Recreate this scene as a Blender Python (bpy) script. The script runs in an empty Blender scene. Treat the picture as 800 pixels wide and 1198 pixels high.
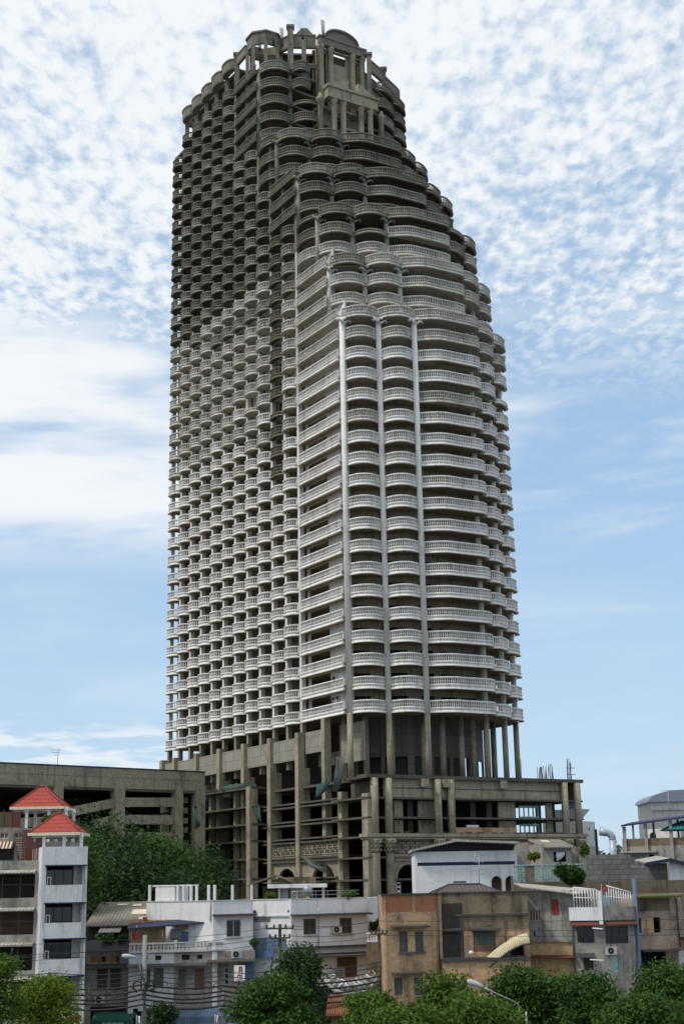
import bpy, math, random
from mathutils import Vector, Matrix
import numpy as np
random.seed(7)
R = math.radians
scn = bpy.context.scene
COL = scn.collection

# ------------------------------------------------------------------ camera
EYE = 12.5
FPX, PITCH, ROLL = 1655.57, 0.259387636, -0.0195819883
cp, sp, cr, sr = math.cos(PITCH), math.sin(PITCH), math.cos(ROLL), math.sin(ROLL)
R0, U0, F0 = Vector((1, 0, 0)), Vector((0, -sp, cp)), Vector((0, cp, sp))
cr_, up_ = R0 * cr + U0 * sr, R0 * (-sr) + U0 * cr
cam_d = bpy.data.cameras.new('camera')
cam_d.sensor_fit = 'VERTICAL'; cam_d.sensor_height = 36.0
cam_d.lens = FPX / 1198 * 36.0
cam_d.clip_start = 0.5; cam_d.clip_end = 20000
cam = bpy.data.objects.new('camera', cam_d); COL.objects.link(cam)
m3 = Matrix((cr_, up_, -F0)).transposed()
cam.matrix_world = Matrix.Translation((0, 0, EYE)) @ m3.to_4x4()
scn.camera = cam

# ------------------------------------------------------------------ sky, sun, exposure
SUN_V = Vector((-0.72, -0.38, 1.05)).normalized()
SUN_EL = math.asin(SUN_V.z)
SUN_AZ = math.atan2(SUN_V.x, SUN_V.y)
sun_d = bpy.data.lights.new('sun', 'SUN'); sun_d.energy = 2.2; sun_d.angle = R(7); sun_d.color = (1, .96, .9)
sun = bpy.data.objects.new('sun', sun_d); COL.objects.link(sun)
sun.rotation_euler = SUN_V.to_track_quat('Z', 'Y').to_euler(); sun.location = (-200, -100, 300)
scn.view_settings.view_transform = 'Standard'; scn.view_settings.look = 'None'
scn.view_settings.gamma = 1; scn.view_settings.use_curve_mapping = False
scn.view_settings.exposure = 0.0

class NT:
    """small node-tree writer"""
    def __init__(s, tree): s.t = tree; s.n = tree.nodes; s.n.clear()
    def node(s, typ, **kw):
        n = s.n.new(typ)
        for k, v in kw.items(): setattr(n, k, v)
        return n
    def put(s, sock, v):
        if hasattr(v, 'is_output') or isinstance(v, bpy.types.NodeSocket): s.t.links.new(v, sock)
        else: sock.default_value = v
    def math(s, op, a, b=0.0, c=None, clamp=False):
        n = s.node('ShaderNodeMath', operation=op, use_clamp=clamp)
        s.put(n.inputs[0], a); s.put(n.inputs[1], b)
        if c is not None: s.put(n.inputs[2], c)
        return n.outputs[0]
    def sstep(s, v, a, b, lo=0.0, hi=1.0):
        n = s.node('ShaderNodeMapRange', interpolation_type='SMOOTHSTEP')
        s.put(n.inputs[0], v)
        for i, x in enumerate((a, b, lo, hi)): s.put(n.inputs[i + 1], x)
        return n.outputs[0]
    def noise(s, vec, scale, detail=3.0, rough=.55, dist=0.0):
        n = s.node('ShaderNodeTexNoise'); s.put(n.inputs['Vector'], vec)
        n.inputs['Scale'].default_value = scale; n.inputs['Detail'].default_value = detail
        n.inputs['Roughness'].default_value = rough; n.inputs['Distortion'].default_value = dist
        return n.outputs['Fac']
    def vmul(s, vec, xyz):
        n = s.node('ShaderNodeVectorMath', operation='MULTIPLY'); s.put(n.inputs[0], vec); n.inputs[1].default_value = xyz
        return n.outputs[0]
    def mixc(s, fac, a, b, mode='MIX'):
        n = s.node('ShaderNodeMix', data_type='RGBA', blend_type=mode)
        s.put(n.inputs[0], fac)
        s.put(n.inputs[6], a if not isinstance(a, tuple) else (*a, 1)[:4]); s.put(n.inputs[7], b if not isinstance(b, tuple) else (*b, 1)[:4])
        return n.outputs[2]

world = bpy.data.worlds.new('World'); scn.world = world; world.use_nodes = True
w = NT(world.node_tree)
sky = w.node('ShaderNodeTexSky', sky_type='NISHITA'); sky.sun_disc = False
sky.sun_elevation = SUN_EL; sky.sun_rotation = SUN_AZ; sky.air_density = 1.0; sky.dust_density = 0.6; sky.ozone_density = 1.3
gen = w.node('ShaderNodeTexCoord').outputs['Generated']
sx = w.node('ShaderNodeSeparateXYZ'); w.put(sx.inputs[0], gen)
zc = w.math('MAXIMUM', sx.outputs[2], 0.04)
cu, cv = w.math('DIVIDE', sx.outputs[0], zc), w.math('DIVIDE', sx.outputs[1], zc)
cm = w.node('ShaderNodeCombineXYZ'); w.put(cm.inputs[0], cu); w.put(cm.inputs[1], w.math('MULTIPLY', cv, .55))
pv = cm.outputs[0]
fine = w.noise(pv, 42.0, 3.0, .5, .1)
mid = w.noise(pv, 11.0, 4.0, .6, .2)
big = w.noise(pv, 1.7, 3.0, .55)
el, az = sx.outputs[2], w.math('DIVIDE', sx.outputs[0], w.math('MAXIMUM', sx.outputs[1], .05))
a1 = w.math('ADD', w.math('MULTIPLY', fine, .42), w.math('ADD', w.math('MULTIPLY', mid, .36), w.math('MULTIPLY', big, .32)))
hi = w.sstep(el, .30, .40)
left_bias = w.math('ADD', w.sstep(az, -.25, .26, .03, -.02), w.sstep(el, .36, .52, -.04, .035))
alto = w.math('MULTIPLY', w.sstep(w.math('ADD', a1, left_bias), .40, .64, .12, 1.0), hi)
cmb = w.node('ShaderNodeCombineXYZ'); w.put(cmb.inputs[0], w.math('MULTIPLY', az, 3.0)); w.put(cmb.inputs[1], w.math('MULTIPLY', el, 15.0))
band = w.noise(cmb.outputs[0], 1.0, 4.0, .6, .4)
bandfine = w.noise(cmb.outputs[0], 4.0, 3.0, .6, .2)
gate = w.math('MULTIPLY', w.sstep(el, .20, .265), w.sstep(el, .36, .41, 1, 0))
lb2 = w.sstep(az, -.3, .3, .16, -.02)
strat = w.math('MULTIPLY', w.sstep(w.math('ADD', w.math('ADD', w.math('MULTIPLY', band, .75), w.math('MULTIPLY', bandfine, .25)), lb2), .42, .72), gate)
cgate = w.math('MULTIPLY', w.sstep(el, .072, .085), w.sstep(el, .098, .125, 1, 0))
cgate = w.math('MULTIPLY', cgate, w.sstep(az, -.14, -.09, 1, 0))
cumu = w.math('MULTIPLY', w.sstep(w.noise(cmb.outputs[0], 5.5, 4.0, .55), .42, .6, 0, .75), cgate)
wisp = w.math('MULTIPLY', w.sstep(band, .4, .8, 0, .4), w.sstep(el, .36, .12, 0, 1))
cloud = w.math('MAXIMUM', w.math('MAXIMUM', alto, strat), w.math('MAXIMUM', cumu, wisp))
haze_f = w.sstep(el, .0, .42, .88, .62)
SKY_S, CLOUD_S = 0.15, 0.97
bg1 = w.node('ShaderNodeBackground'); w.put(bg1.inputs[0], sky.outputs[0]); bg1.inputs[1].default_value = SKY_S
bg2 = w.node('ShaderNodeBackground'); w.put(bg2.inputs[0], (.93, .965, 1.0, 1)); bg2.inputs[1].default_value = CLOUD_S
bgh = w.node('ShaderNodeBackground'); w.put(bgh.inputs[0], w.mixc(w.sstep(el, .05, .30), (.56, .77, .98), (.44, .68, .96))); bgh.inputs[1].default_value = .9
mh = w.node('ShaderNodeMixShader'); w.put(mh.inputs[0], haze_f); w.put(mh.inputs[1], bg1.outputs[0]); w.put(mh.inputs[2], bgh.outputs[0])
mx = w.node('ShaderNodeMixShader'); w.put(mx.inputs[0], cloud); w.put(mx.inputs[1], mh.outputs[0]); w.put(mx.inputs[2], bg2.outputs[0])
wo = w.node('ShaderNodeOutputWorld'); w.put(wo.inputs[0], mx.outputs[0])

# ------------------------------------------------------------------ materials
def material(name, col, dirt=None, amt=.4, streak=.4, scale=.5, rough=.9, var=.18, bump=0.0, wave=None, metal=0.0, spec=.3):
    """weathered matte surface: broad patches, fine grain and vertical run-off stains, all in world position"""
    m = bpy.data.materials.new(name); m.use_nodes = True
    t = NT(m.node_tree)
    pos = t.node('ShaderNodeNewGeometry').outputs['Position']
    dirt = dirt or tuple(c * .35 for c in col)
    n1 = t.noise(pos, scale, 5, .62)
    n2 = t.noise(pos, scale * 7, 3, .6)
    n3 = t.noise(t.vmul(pos, (1.6, 1.6, .13)), 1.0, 4, .6)
    c = t.mixc(t.sstep(n2, .25, .75), tuple(x * (1 - var) for x in col), tuple(min(1, x * (1 + var)) for x in col))
    c = t.mixc(t.sstep(n1, .46, .74, 0, amt), c, dirt)
    c = t.mixc(t.sstep(n3, .5, .72, 0, streak), c, dirt)
    bs = t.node('ShaderNodeBsdfPrincipled')
    if wave:                                        # corrugation, tiles or blocks: (axis, period, colour, strength)
        wv = t.node('ShaderNodeTexWave', wave_type='BANDS', bands_direction=wave[0]); t.put(wv.inputs['Vector'], pos)
        wv.inputs['Scale'].default_value = 2 * math.pi / 20 / wave[1] * 1.0
        wv.inputs['Distortion'].default_value = .25; wv.inputs['Detail'].default_value = 1
        c = t.mixc(t.sstep(wv.outputs['Fac'], .55, .95, 0, wave[3]), c, wave[2])
        bp = t.node('ShaderNodeBump'); bp.inputs['Strength'].default_value = .6; bp.inputs['Distance'].default_value = .05
        t.put(bp.inputs['Height'], wv.outputs['Fac']); t.put(bs.inputs['Normal'], bp.outputs[0])
    elif bump:
        bp = t.node('ShaderNodeBump'); bp.inputs['Strength'].default_value = bump; bp.inputs['Distance'].default_value = .04
        t.put(bp.inputs['Height'], n2); t.put(bs.inputs['Normal'], bp.outputs[0])
    t.put(bs.inputs['Base Color'], c); bs.inputs['Roughness'].default_value = rough
    bs.inputs['Metallic'].default_value = metal; bs.inputs['Specular IOR Level'].default_value = spec
    o = t.node('ShaderNodeOutputMaterial'); t.put(o.inputs[0], bs.outputs[0])
    return m

def plain(name, col, rough=.6, metal=0.0, spec=.4, var=.12):
    return material(name, col, amt=.15, streak=.1, rough=rough, metal=metal, spec=spec, var=var)

def brick_mat(name, c1, c2, mortar, scale, axis='XZ', dirt=.5):
    m = bpy.data.materials.new(name); m.use_nodes = True
    t = NT(m.node_tree)
    pos = t.node('ShaderNodeNewGeometry').outputs['Position']
    s = t.node('ShaderNodeSeparateXYZ'); t.put(s.inputs[0], pos)
    k = t.node('ShaderNodeCombineXYZ'); t.put(k.inputs[0], t.math('ADD', s.outputs[0], s.outputs[1])); t.put(k.inputs[1], s.outputs[2])
    b = t.node('ShaderNodeTexBrick'); t.put(b.inputs['Vector'], k.outputs[0])
    t.put(b.inputs['Color1'], (*c1, 1)); t.put(b.inputs['Color2'], (*c2, 1)); t.put(b.inputs['Mortar'], (*mortar, 1))
    b.inputs['Scale'].default_value = scale; b.inputs['Mortar Size'].default_value = .018
    n3 = t.noise(t.vmul(pos, (1.2, 1.2, .25)), 1.0, 4, .6)
    c = t.mixc(t.sstep(n3, .45, .75, 0, dirt), b.outputs['Color'], tuple(x * .25 for x in c1))
    bs = t.node('ShaderNodeBsdfPrincipled'); t.put(bs.inputs['Base Color'], c); bs.inputs['Roughness'].default_value = .95
    o = t.node('ShaderNodeOutputMaterial'); t.put(o.inputs[0], bs.outputs[0])
    return m

def formwork_mat(name, col, px, pz):
    """bare concrete cast in panels: thin dark joints px apart along the wall and pz apart in height"""
    m = bpy.data.materials.new(name); m.use_nodes = True
    t = NT(m.node_tree)
    pos = t.node('ShaderNodeNewGeometry').outputs['Position']
    s = t.node('ShaderNodeSeparateXYZ'); t.put(s.inputs[0], pos)
    k = t.node('ShaderNodeCombineXYZ')
    t.put(k.inputs[0], t.math('ADD', t.math('MULTIPLY', s.outputs[0], -.521), t.math('MULTIPLY', s.outputs[1], .8536))); t.put(k.inputs[1], s.outputs[2])
    b = t.node('ShaderNodeTexBrick', offset=0.0); t.put(b.inputs['Vector'], k.outputs[0])
    t.put(b.inputs['Color1'], (*col, 1)); t.put(b.inputs['Color2'], (*[c * .82 for c in col], 1)); t.put(b.inputs['Mortar'], (*[c * .3 for c in col], 1))
    b.inputs['Scale'].default_value = 1.0; b.inputs['Brick Width'].default_value = px; b.inputs['Row Height'].default_value = pz
    b.inputs['Mortar Size'].default_value = .03
    n1 = t.noise(pos, .35, 5, .65); n3 = t.noise(t.vmul(pos, (1.5, 1.5, .15)), 1.0, 4, .6)
    c = t.mixc(t.sstep(n1, .45, .75, 0, .5), b.outputs['Color'], tuple(x * .5 for x in col))
    c = t.mixc(t.sstep(n3, .5, .75, 0, .55), c, tuple(x * .35 for x in col))
    bs = t.node('ShaderNodeBsdfPrincipled'); t.put(bs.inputs['Base Color'], c); bs.inputs['Roughness'].default_value = .95
    o = t.node('ShaderNodeOutputMaterial'); t.put(o.inputs[0], bs.outputs[0])
    return m

def leaf_mat(name, dark, light):
    m = bpy.data.materials.new(name); m.use_nodes = True
    t = NT(m.node_tree)
    g = t.node('ShaderNodeNewGeometry')
    n = t.noise(g.outputs['Position'], .7, 3, .6)
    f = t.math('ADD', t.math('MULTIPLY', g.outputs['Random Per Island'], .55), t.math('MULTIPLY', t.sstep(n, .3, .7), .45))
    c = t.mixc(f, dark, light)
    bs = t.node('ShaderNodeBsdfPrincipled'); t.put(bs.inputs['Base Color'], c); bs.inputs['Roughness'].default_value = .55
    bs.inputs['Specular IOR Level'].default_value = .25
    tr = t.node('ShaderNodeBsdfTranslucent'); t.put(tr.inputs[0], c)
    mxs = t.node('ShaderNodeMixShader'); mxs.inputs[0].default_value = .3
    t.put(mxs.inputs[1], bs.outputs[0]); t.put(mxs.inputs[2], tr.outputs[0])
    o = t.node('ShaderNodeOutputMaterial'); t.put(o.inputs[0], mxs.outputs[0])
    return m

M = {}
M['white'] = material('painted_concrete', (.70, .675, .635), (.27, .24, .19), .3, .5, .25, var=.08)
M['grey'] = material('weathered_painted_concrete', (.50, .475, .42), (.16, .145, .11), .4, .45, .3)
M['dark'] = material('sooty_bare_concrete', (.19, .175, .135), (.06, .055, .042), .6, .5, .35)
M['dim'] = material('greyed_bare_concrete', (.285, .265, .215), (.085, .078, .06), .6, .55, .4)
M['brown'] = material('stained_brown_concrete', (.15, .13, .095), (.05, .042, .032), .5, .5, .4)
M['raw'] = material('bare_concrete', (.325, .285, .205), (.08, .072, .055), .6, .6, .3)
M['rawdark'] = material('dark_bare_concrete', (.11, .10, .078), (.045, .04, .03), .6, .6, .3)
M['form'] = formwork_mat('formwork_panel_concrete', (.32, .30, .245), 1.05, 1.55)
M['form_shade'] = formwork_mat('shaded_formwork_concrete', (.17, .158, .125), 1.05, 1.55)  # formwork copy with a darkened colour to deepen the shade under the tower
M['near_black'] = material('dark_interior_concrete', (.05, .046, .038), None, .4, .3, .3)  # near-black colour makes rooms and cores behind openings read as unlit
M['netting'] = plain('green_debris_netting', (.03, .075, .062), .8)
M['netting_grey'] = plain('grey_debris_netting', (.09, .10, .09), .8)
M['rust'] = material('rusty_steel', (.16, .075, .04), (.05, .025, .015), .5, .4, 2.0)
M['steel'] = plain('dull_steel', (.35, .36, .37), .45, .8)
M['house_white'] = material('whitewashed_plaster', (.76, .755, .745), (.24, .225, .2), .15, .3, .4, var=.06)
M['white_streaky'] = material('streaked_white_plaster', (.68, .675, .66), (.12, .115, .1), .35, .75, .5, var=.08)
M['house_grey'] = material('pale_grey_plaster', (.55, .545, .53), (.16, .15, .135), .25, .45, .4, var=.08)
M['house_stain'] = material('stained_old_plaster', (.31, .29, .255), (.06, .055, .047), .75, .75, .4)
M['block'] = brick_mat('grey_block_wall', (.2, .19, .175), (.15, .145, .135), (.1, .095, .085), .55)
M['brick'] = brick_mat('orange_brick', (.42, .155, .065), (.34, .12, .055), (.25, .18, .13), 1.6, dirt=.35)
M['orange'] = material('peeling_orange_plaster', (.50, .325, .185), (.13, .10, .07), .85, .75, .6)
M['orange_clean'] = material('apricot_plaster', (.55, .37, .20), (.25, .17, .1), .4, .4, .5)
M['mould'] = material('mouldy_brown_plaster', (.20, .155, .10), (.035, .03, .024), .9, .85, .6)
M['pink'] = material('pinkish_peeling_plaster', (.38, .285, .215), (.11, .10, .08), .85, .7, .6)
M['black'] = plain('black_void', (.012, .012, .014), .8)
M['glass'] = plain('dark_window_glass', (.02, .024, .03), .12, 0, .6)
M['shutter'] = plain('grey_green_shutter', (.09, .10, .09), .7)
M['shutter_brown'] = plain('brown_timber_shutter', (.15, .085, .05), .7)
M['frame_dark'] = plain('dark_window_frame', (.06, .055, .05), .6)
M['frame_pale'] = plain('pale_window_frame', (.5, .49, .46), .6)
M['tile'] = material('red_roof_tile', (.36, .05, .032), (.2, .035, .025), .35, .3, .8, .6, .2, 0, ('Z', .32, (.2, .03, .02), .75))
M['tile_ridge'] = plain('dark_red_ridge_tile', (.26, .05, .035), .7)
M['tile_grey'] = material('dark_grey_roof_tile', (.11, .09, .08), None, .4, .4, .6, .9, .2, 0, ('X', .35, (.05, .04, .035), .6))
M['corrug'] = material('corrugated_cement_sheet', (.24, .215, .18), (.1, .085, .07), .5, .3, .5, .9, .2, 0, ('X', .3, (.11, .1, .085), .6))
M['corrug_pale'] = material('pale_corrugated_sheet', (.42, .40, .36), (.17, .15, .12), .6, .3, .5, .8, .2, 0, ('X', .28, (.2, .19, .17), .5))
M['blue_sheet'] = material('blue_corrugated_sheet', (.11, .17, .24), (.05, .07, .09), .4, .4, .6, .7, .15, 0, ('X', .25, (.05, .1, .19), .5))
M['navy'] = plain('navy_blue_edge', (.018, .022, .06), .6)
M['slate'] = plain('dark_awning_sheet', (.055, .05, .055), .7)
M['maroon'] = plain('maroon_awning_sheet', (.13, .04, .035), .7)
M['ledge'] = material('mossy_black_ledge', (.085, .08, .07), (.03, .03, .025), .5, .5, .6)
M['moss'] = material('moss_on_concrete', (.10, .115, .03), (.05, .05, .02), .4, .3, .8)
M['fascia'] = plain('cream_fascia', (.66, .60, .42), .6)
M['poly'] = plain('yellowed_plastic_sheet', (.62, .55, .36), .6)
M['lattice'] = plain('pale_turquoise_blocks', (.32, .47, .44), .8, var=.2)
M['panel_grey'] = material('grey_cement_board', (.34, .335, .30), (.10, .095, .08), .5, .7, .5)
M['red'] = plain('red_paint', (.27, .03, .022), .7)
M['redscreen'] = plain('dark_red_screen', (.12, .03, .025), .8)
M['brownscreen'] = plain('brown_screen', (.1, .065, .04), .85)
M['blue'] = plain('blue_paint', (.08, .15, .26), .6)
M['green_sign'] = plain('dark_green_canvas', (.015, .09, .06), .8)
M['teal'] = plain('teal_canvas', (.03, .16, .17), .8)
M['white_paint'] = plain('white_gloss_paint', (.78, .78, .77), .5)
M['cable'] = plain('black_cable', (.02, .02, .022), .6)
M['pole'] = material('grey_concrete_pole', (.26, .25, .23), None, .4, .3, .8)
M['wood_pole'] = material('dark_timber_pole', (.085, .07, .055), None, .4, .3, 1.5)
M['lamp'] = plain('white_lamp_housing', (.42, .44, .46), .5)
M['dome'] = plain('grey_metal_dome', (.40, .43, .47), .5, .3)
M['far_white'] = material('far_white_building', (.62, .61, .58), None, .2, .2, .2)
M['cloth_a'] = plain('blue_cloth', (.1, .18, .35), .9); M['cloth_b'] = plain('grey_cloth', (.25, .25, .26), .9); M['cloth_c'] = plain('orange_cloth', (.45, .2, .08), .9)
M['asphalt'] = material('asphalt', (.05, .05, .05), None, .4, .1, .3)
M['ground'] = material('dusty_ground', (.12, .11, .09), None, .5, .1, .1)
M['pave'] = material('paving', (.25, .24, .22), None, .5, .1, .4)
M['line'] = plain('road_paint', (.75, .74, .7), .7)
M['bark'] = material('bark', (.10, .08, .06), None, .5, .4, 2)
M['leaf_bright'] = leaf_mat('bright_leaf', (.024, .062, .007), (.125, .21, .018))
M['leaf_mid'] = leaf_mat('mid_green_leaf', (.015, .048, .007), (.072, .145, .017))
M['leaf_dark'] = leaf_mat('dark_green_leaf', (.012, .035, .01), (.05, .095, .022))
M['leaf_lime'] = leaf_mat('lime_leaf', (.04, .085, .006), (.19, .27, .018))
M['leaf_yellow'] = leaf_mat('yellow_green_leaf', (.06, .11, .01), (.24, .27, .03))
M['far_green'] = leaf_mat('far_leaf', (.04, .07, .05), (.09, .13, .08))

# ------------------------------------------------------------------ geometry helpers
class MB:
    def __init__(s): s.v = []; s.f = []; s.m = []; s.s = []
    def face(s, idx, m=0, sm=False): s.f.append(tuple(idx)); s.m.append(m); s.s.append(sm)
    def add(s, pts):
        k = len(s.v); s.v.extend([tuple(p) for p in pts]); return k
    def prism(s, poly, z0, z1, m=0, cap=True, sm=False):
        """poly: counter-clockwise or not, (x, y) points"""
        a = sum(poly[i][0] * poly[(i + 1) % len(poly)][1] - poly[(i + 1) % len(poly)][0] * poly[i][1] for i in range(len(poly)))
        if a < 0: poly = poly[::-1]
        n = len(poly); k = s.add([(p[0], p[1], z0) for p in poly] + [(p[0], p[1], z1) for p in poly])
        for i in range(n):
            j = (i + 1) % n; s.face((k + i, k + j, k + n + j, k + n + i), m, sm)
        if cap:
            s.face([k + i for i in reversed(range(n))], m); s.face([k + n + i for i in range(n)], m)
    def box(s, x0, x1, y0, y1, z0, z1, m=0): s.prism([(x0, y0), (x1, y0), (x1, y1), (x0, y1)], z0, z1, m)
    def hexa(s, p, m=0):
        """eight corners: bottom loop then top loop, same winding"""
        k = s.add(p)
        c = sum((Vector(q) for q in p), Vector()) / 8
        for q in ((0, 1, 2, 3), (4, 7, 6, 5), (0, 4, 5, 1), (1, 5, 6, 2), (2, 6, 7, 3), (3, 7, 4, 0)):
            P = [Vector(p[i]) for i in q]
            nn = (P[1] - P[0]).cross(P[2] - P[0]); q2 = q if nn.dot((P[0] + P[2]) / 2 - c) > 0 else q[::-1]
            s.face([k + i for i in q2], m)
    def sweep(s, path, prof, m=0, side=1, sm=True, caps=True):
        """path of (x, y); prof of closed (outward, z)"""
        n = len(path); q = len(prof); k = len(s.v)
        for i, p in enumerate(path):
            a, b = Vector(path[max(0, i - 1)]), Vector(path[min(n - 1, i + 1)])
            t = (b - a).normalized(); nx, ny = (t.y * side, -t.x * side)
            for o, z in prof: s.v.append((p[0] + nx * o, p[1] + ny * o, z))
        for i in range(n - 1):
            for j in range(q):
                l = (j + 1) % q
                s.face((k + i * q + j, k + i * q + l, k + (i + 1) * q + l, k + (i + 1) * q + j), m, False)
        if caps:
            s.face([k + j for j in range(q)], m); s.face([k + (n - 1) * q + j for j in reversed(range(q))], m)
    def tube(s, pts, r, seg=6, m=0):
        pts = [Vector(p) for p in pts]; n = len(pts); k = len(s.v)
        rr = r if isinstance(r, (list, tuple)) else [r] * n
        for i, p in enumerate(pts):
            t = (pts[min(n - 1, i + 1)] - pts[max(0, i - 1)]).normalized()
            a = t.cross(Vector((0, 0, 1)) if abs(t.z) < .9 else Vector((1, 0, 0))).normalized(); b = t.cross(a)
            for j in range(seg):
                w_ = 2 * math.pi * j / seg; s.v.append(tuple(p + (a * math.cos(w_) + b * math.sin(w_)) * rr[i]))
        for i in range(n - 1):
            for j in range(seg):
                l = (j + 1) % seg; s.face((k + i * seg + j, k + (i + 1) * seg + j, k + (i + 1) * seg + l, k + i * seg + l), m, True)
        s.face([k + j for j in range(seg)], m); s.face([k + (n - 1) * seg + j for j in reversed(range(seg))], m)
    def lathe(s, c, prof, seg=10, m=0, sm=True, rot=0.0):
        k = len(s.v); q = len(prof)
        for r, z in prof:
            for j in range(seg):
                w_ = rot + 2 * math.pi * j / seg; s.v.append((c[0] + r * math.cos(w_), c[1] + r * math.sin(w_), c[2] + z))
        for i in range(q - 1):
            for j in range(seg):
                l = (j + 1) % seg; s.face((k + i * seg + j, k + i * seg + l, k + (i + 1) * seg + l, k + (i + 1) * seg + j), m, sm)
        s.face([k + j for j in reversed(range(seg))], m); s.face([k + (q - 1) * seg + j for j in range(seg)], m)
    def mesh(s, name, mats, off=(0, 0, 0)):
        me = bpy.data.meshes.new(name)
        o = Vector(off); me.from_pydata([tuple(Vector(v) - o) for v in s.v], [], s.f)
        for mt in (mats if isinstance(mats, (list, tuple)) else [mats]): me.materials.append(M[mt] if isinstance(mt, str) else mt)
        me.polygons.foreach_set('material_index', s.m); me.polygons.foreach_set('use_smooth', s.s)
        me.update(); return me
    def build(s, name, mats, parent=None, off=None):
        """one linked mesh object; vertices are in world space, the origin goes to the parent's base"""
        base = wbase(parent) if parent else Vector(off or (0, 0, 0))
        me = s.mesh(name, mats, base)
        o = bpy.data.objects.new(name, me); COL.objects.link(o)
        if parent: o.parent = parent
        else: o.location = base
        return o

def wbase(o):
    p = Vector((0, 0, 0))
    while o: p += Vector(o.location); o = o.parent
    return p

def tag(o, label=None, cat=None, group=None, kind=None):
    if label: o['label'] = label
    if cat: o['category'] = cat
    if group: o['group'] = group
    if kind: o['kind'] = kind
    return o

def thing(name, loc, label, cat, group=None):
    o = bpy.data.objects.new(name, None); COL.objects.link(o); o.location = loc; o.empty_display_size = .5
    return tag(o, label, cat, group)

def inst(name, me, parent, loc):
    o = bpy.data.objects.new(name, me); COL.objects.link(o); o.parent = parent
    o.location = Vector(loc) - wbase(parent); return o

def ray(px, py):
    dx, dy = px - 400, py - 599
    a, b = dx * cr + dy * sr, -dx * sr + dy * cr
    x, u = a / FPX, -b / FPX
    return Vector((x, cp - u * sp, sp + u * cp))
def at(px, py, Y):
    v = ray(px, py); return v * (Y / v.y) + Vector((0, 0, EYE))

class Wall:
    """an upright wall plane from A to B (plan points); u runs along it, outward faces the street"""
    def __init__(s, A, B):
        s.A = Vector(A[:2]); s.L = (Vector(B[:2]) - s.A).length; s.u = (Vector(B[:2]) - s.A) / s.L; s.n = Vector((s.u.y, -s.u.x))
    def P(s, u, z, out=0.0):
        q = s.A + s.u * u + s.n * out; return (q.x, q.y, z)
    def X(s, u, out=0.0):
        q = s.A + s.u * u + s.n * out; return (q.x, q.y)
    def hit(s, px, py):
        v = ray(px, py); d2 = Vector((v.x, v.y)); t = s.A.dot(s.n) / d2.dot(s.n); q = d2 * t
        return (q - s.A).dot(s.u), v.z * t + EYE
    def rect(s, x0, y0, x1, y1):
        a, b = s.hit(x0, y0), s.hit(x1, y1)
        u0, u1 = sorted((a[0], b[0])); z0, z1 = sorted((a[1], b[1])); return u0, u1, z0, z1
    def box(s, mb, u0, u1, z0, z1, o0, o1, m=0):
        mb.prism([s.X(u0, o0), s.X(u1, o0), s.X(u1, o1), s.X(u0, o1)], z0, z1, m)
    def wall(s, mb, u0, u1, z0, z1, holes=(), th=.25, m=0, out=0.0):
        """a wall slab of thickness th with rectangular openings, one clean skin"""
        us = sorted({u0, u1, *[min(max(h[i], u0), u1) for h in holes for i in (0, 1)]})
        zs = sorted({z0, z1, *[min(max(h[i], z0), z1) for h in holes for i in (2, 3)]})
        nu, nz = len(us) - 1, len(zs) - 1
        def solid(i, j):
            if not (0 <= i < nu and 0 <= j < nz): return False
            u, z = (us[i] + us[i + 1]) / 2, (zs[j] + zs[j + 1]) / 2
            return not any(h[0] < u < h[1] and h[2] < z < h[3] for h in holes)
        for i in range(nu):
            for j in range(nz):
                if not solid(i, j): continue
                a, b, c, d = us[i], us[i + 1], zs[j], zs[j + 1]
                F_ = [s.P(a, c, out), s.P(b, c, out), s.P(b, d, out), s.P(a, d, out)]; B_ = [s.P(a, c, out - th), s.P(b, c, out - th), s.P(b, d, out - th), s.P(a, d, out - th)]
                k = mb.add(F_ + B_)
                mb.face((k, k + 1, k + 2, k + 3), m); mb.face((k + 7, k + 6, k + 5, k + 4), m)
                if not solid(i - 1, j): mb.face((k, k + 3, k + 7, k + 4), m)
                if not solid(i + 1, j): mb.face((k + 1, k + 5, k + 6, k + 2), m)
                if not solid(i, j - 1): mb.face((k, k + 4, k + 5, k + 1), m)
                if not solid(i, j + 1): mb.face((k + 3, k + 2, k + 6, k + 7), m)
    def arch(s, mb, u0, u1, z0, z1, uc, r, zs, th=.4, m=0, out=0.0, rise=1.0, n=14):
        """a wall slab with one round-headed opening of half width r springing at height zs"""
        s.box(mb, u0, uc - r, z0, z1, out - th, out, m); s.box(mb, uc + r, u1, z0, z1, out - th, out, m)
        for i in range(n):
            a, b = math.pi * (1 - i / n), math.pi * (1 - (i + 1) / n)
            ua, za, ub, zb = uc + r * math.cos(a), zs + r * rise * math.sin(a), uc + r * math.cos(b), zs + r * rise * math.sin(b)
            mb.hexa([s.P(ua, za, out), s.P(ub, zb, out), s.P(ub, zb, out - th), s.P(ua, za, out - th),
                     s.P(ua, z1, out), s.P(ub, z1, out), s.P(ub, z1, out - th), s.P(ua, z1, out - th)], m)

# ------------------------------------------------------------------ setting: ground, road, pavements
mb = MB(); mb.box(-3000, 3000, -200, 6000, -1.0, 0.0); tag(mb.build('ground', 'ground'), kind='structure')
mb = MB(); mb.box(-400, 400, 84, 101, .004, .012); tag(mb.build('road', 'asphalt'), kind='structure')
mb = MB()
for y in (84.6, 92.5, 100.4):
    for i in range(-60, 60): mb.box(i * 6, i * 6 + (6 if y != 92.5 else 2.5), y - .07, y + .07, .014, .018)
tag(mb.build('road_marking', 'line'), kind='structure')
mb = MB(); mb.box(-400, 400, 101, 108, .004, .14); mb.box(-400, 400, 78, 84, .004, .14); tag(mb.build('pavement', 'pave'), kind='structure')

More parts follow.
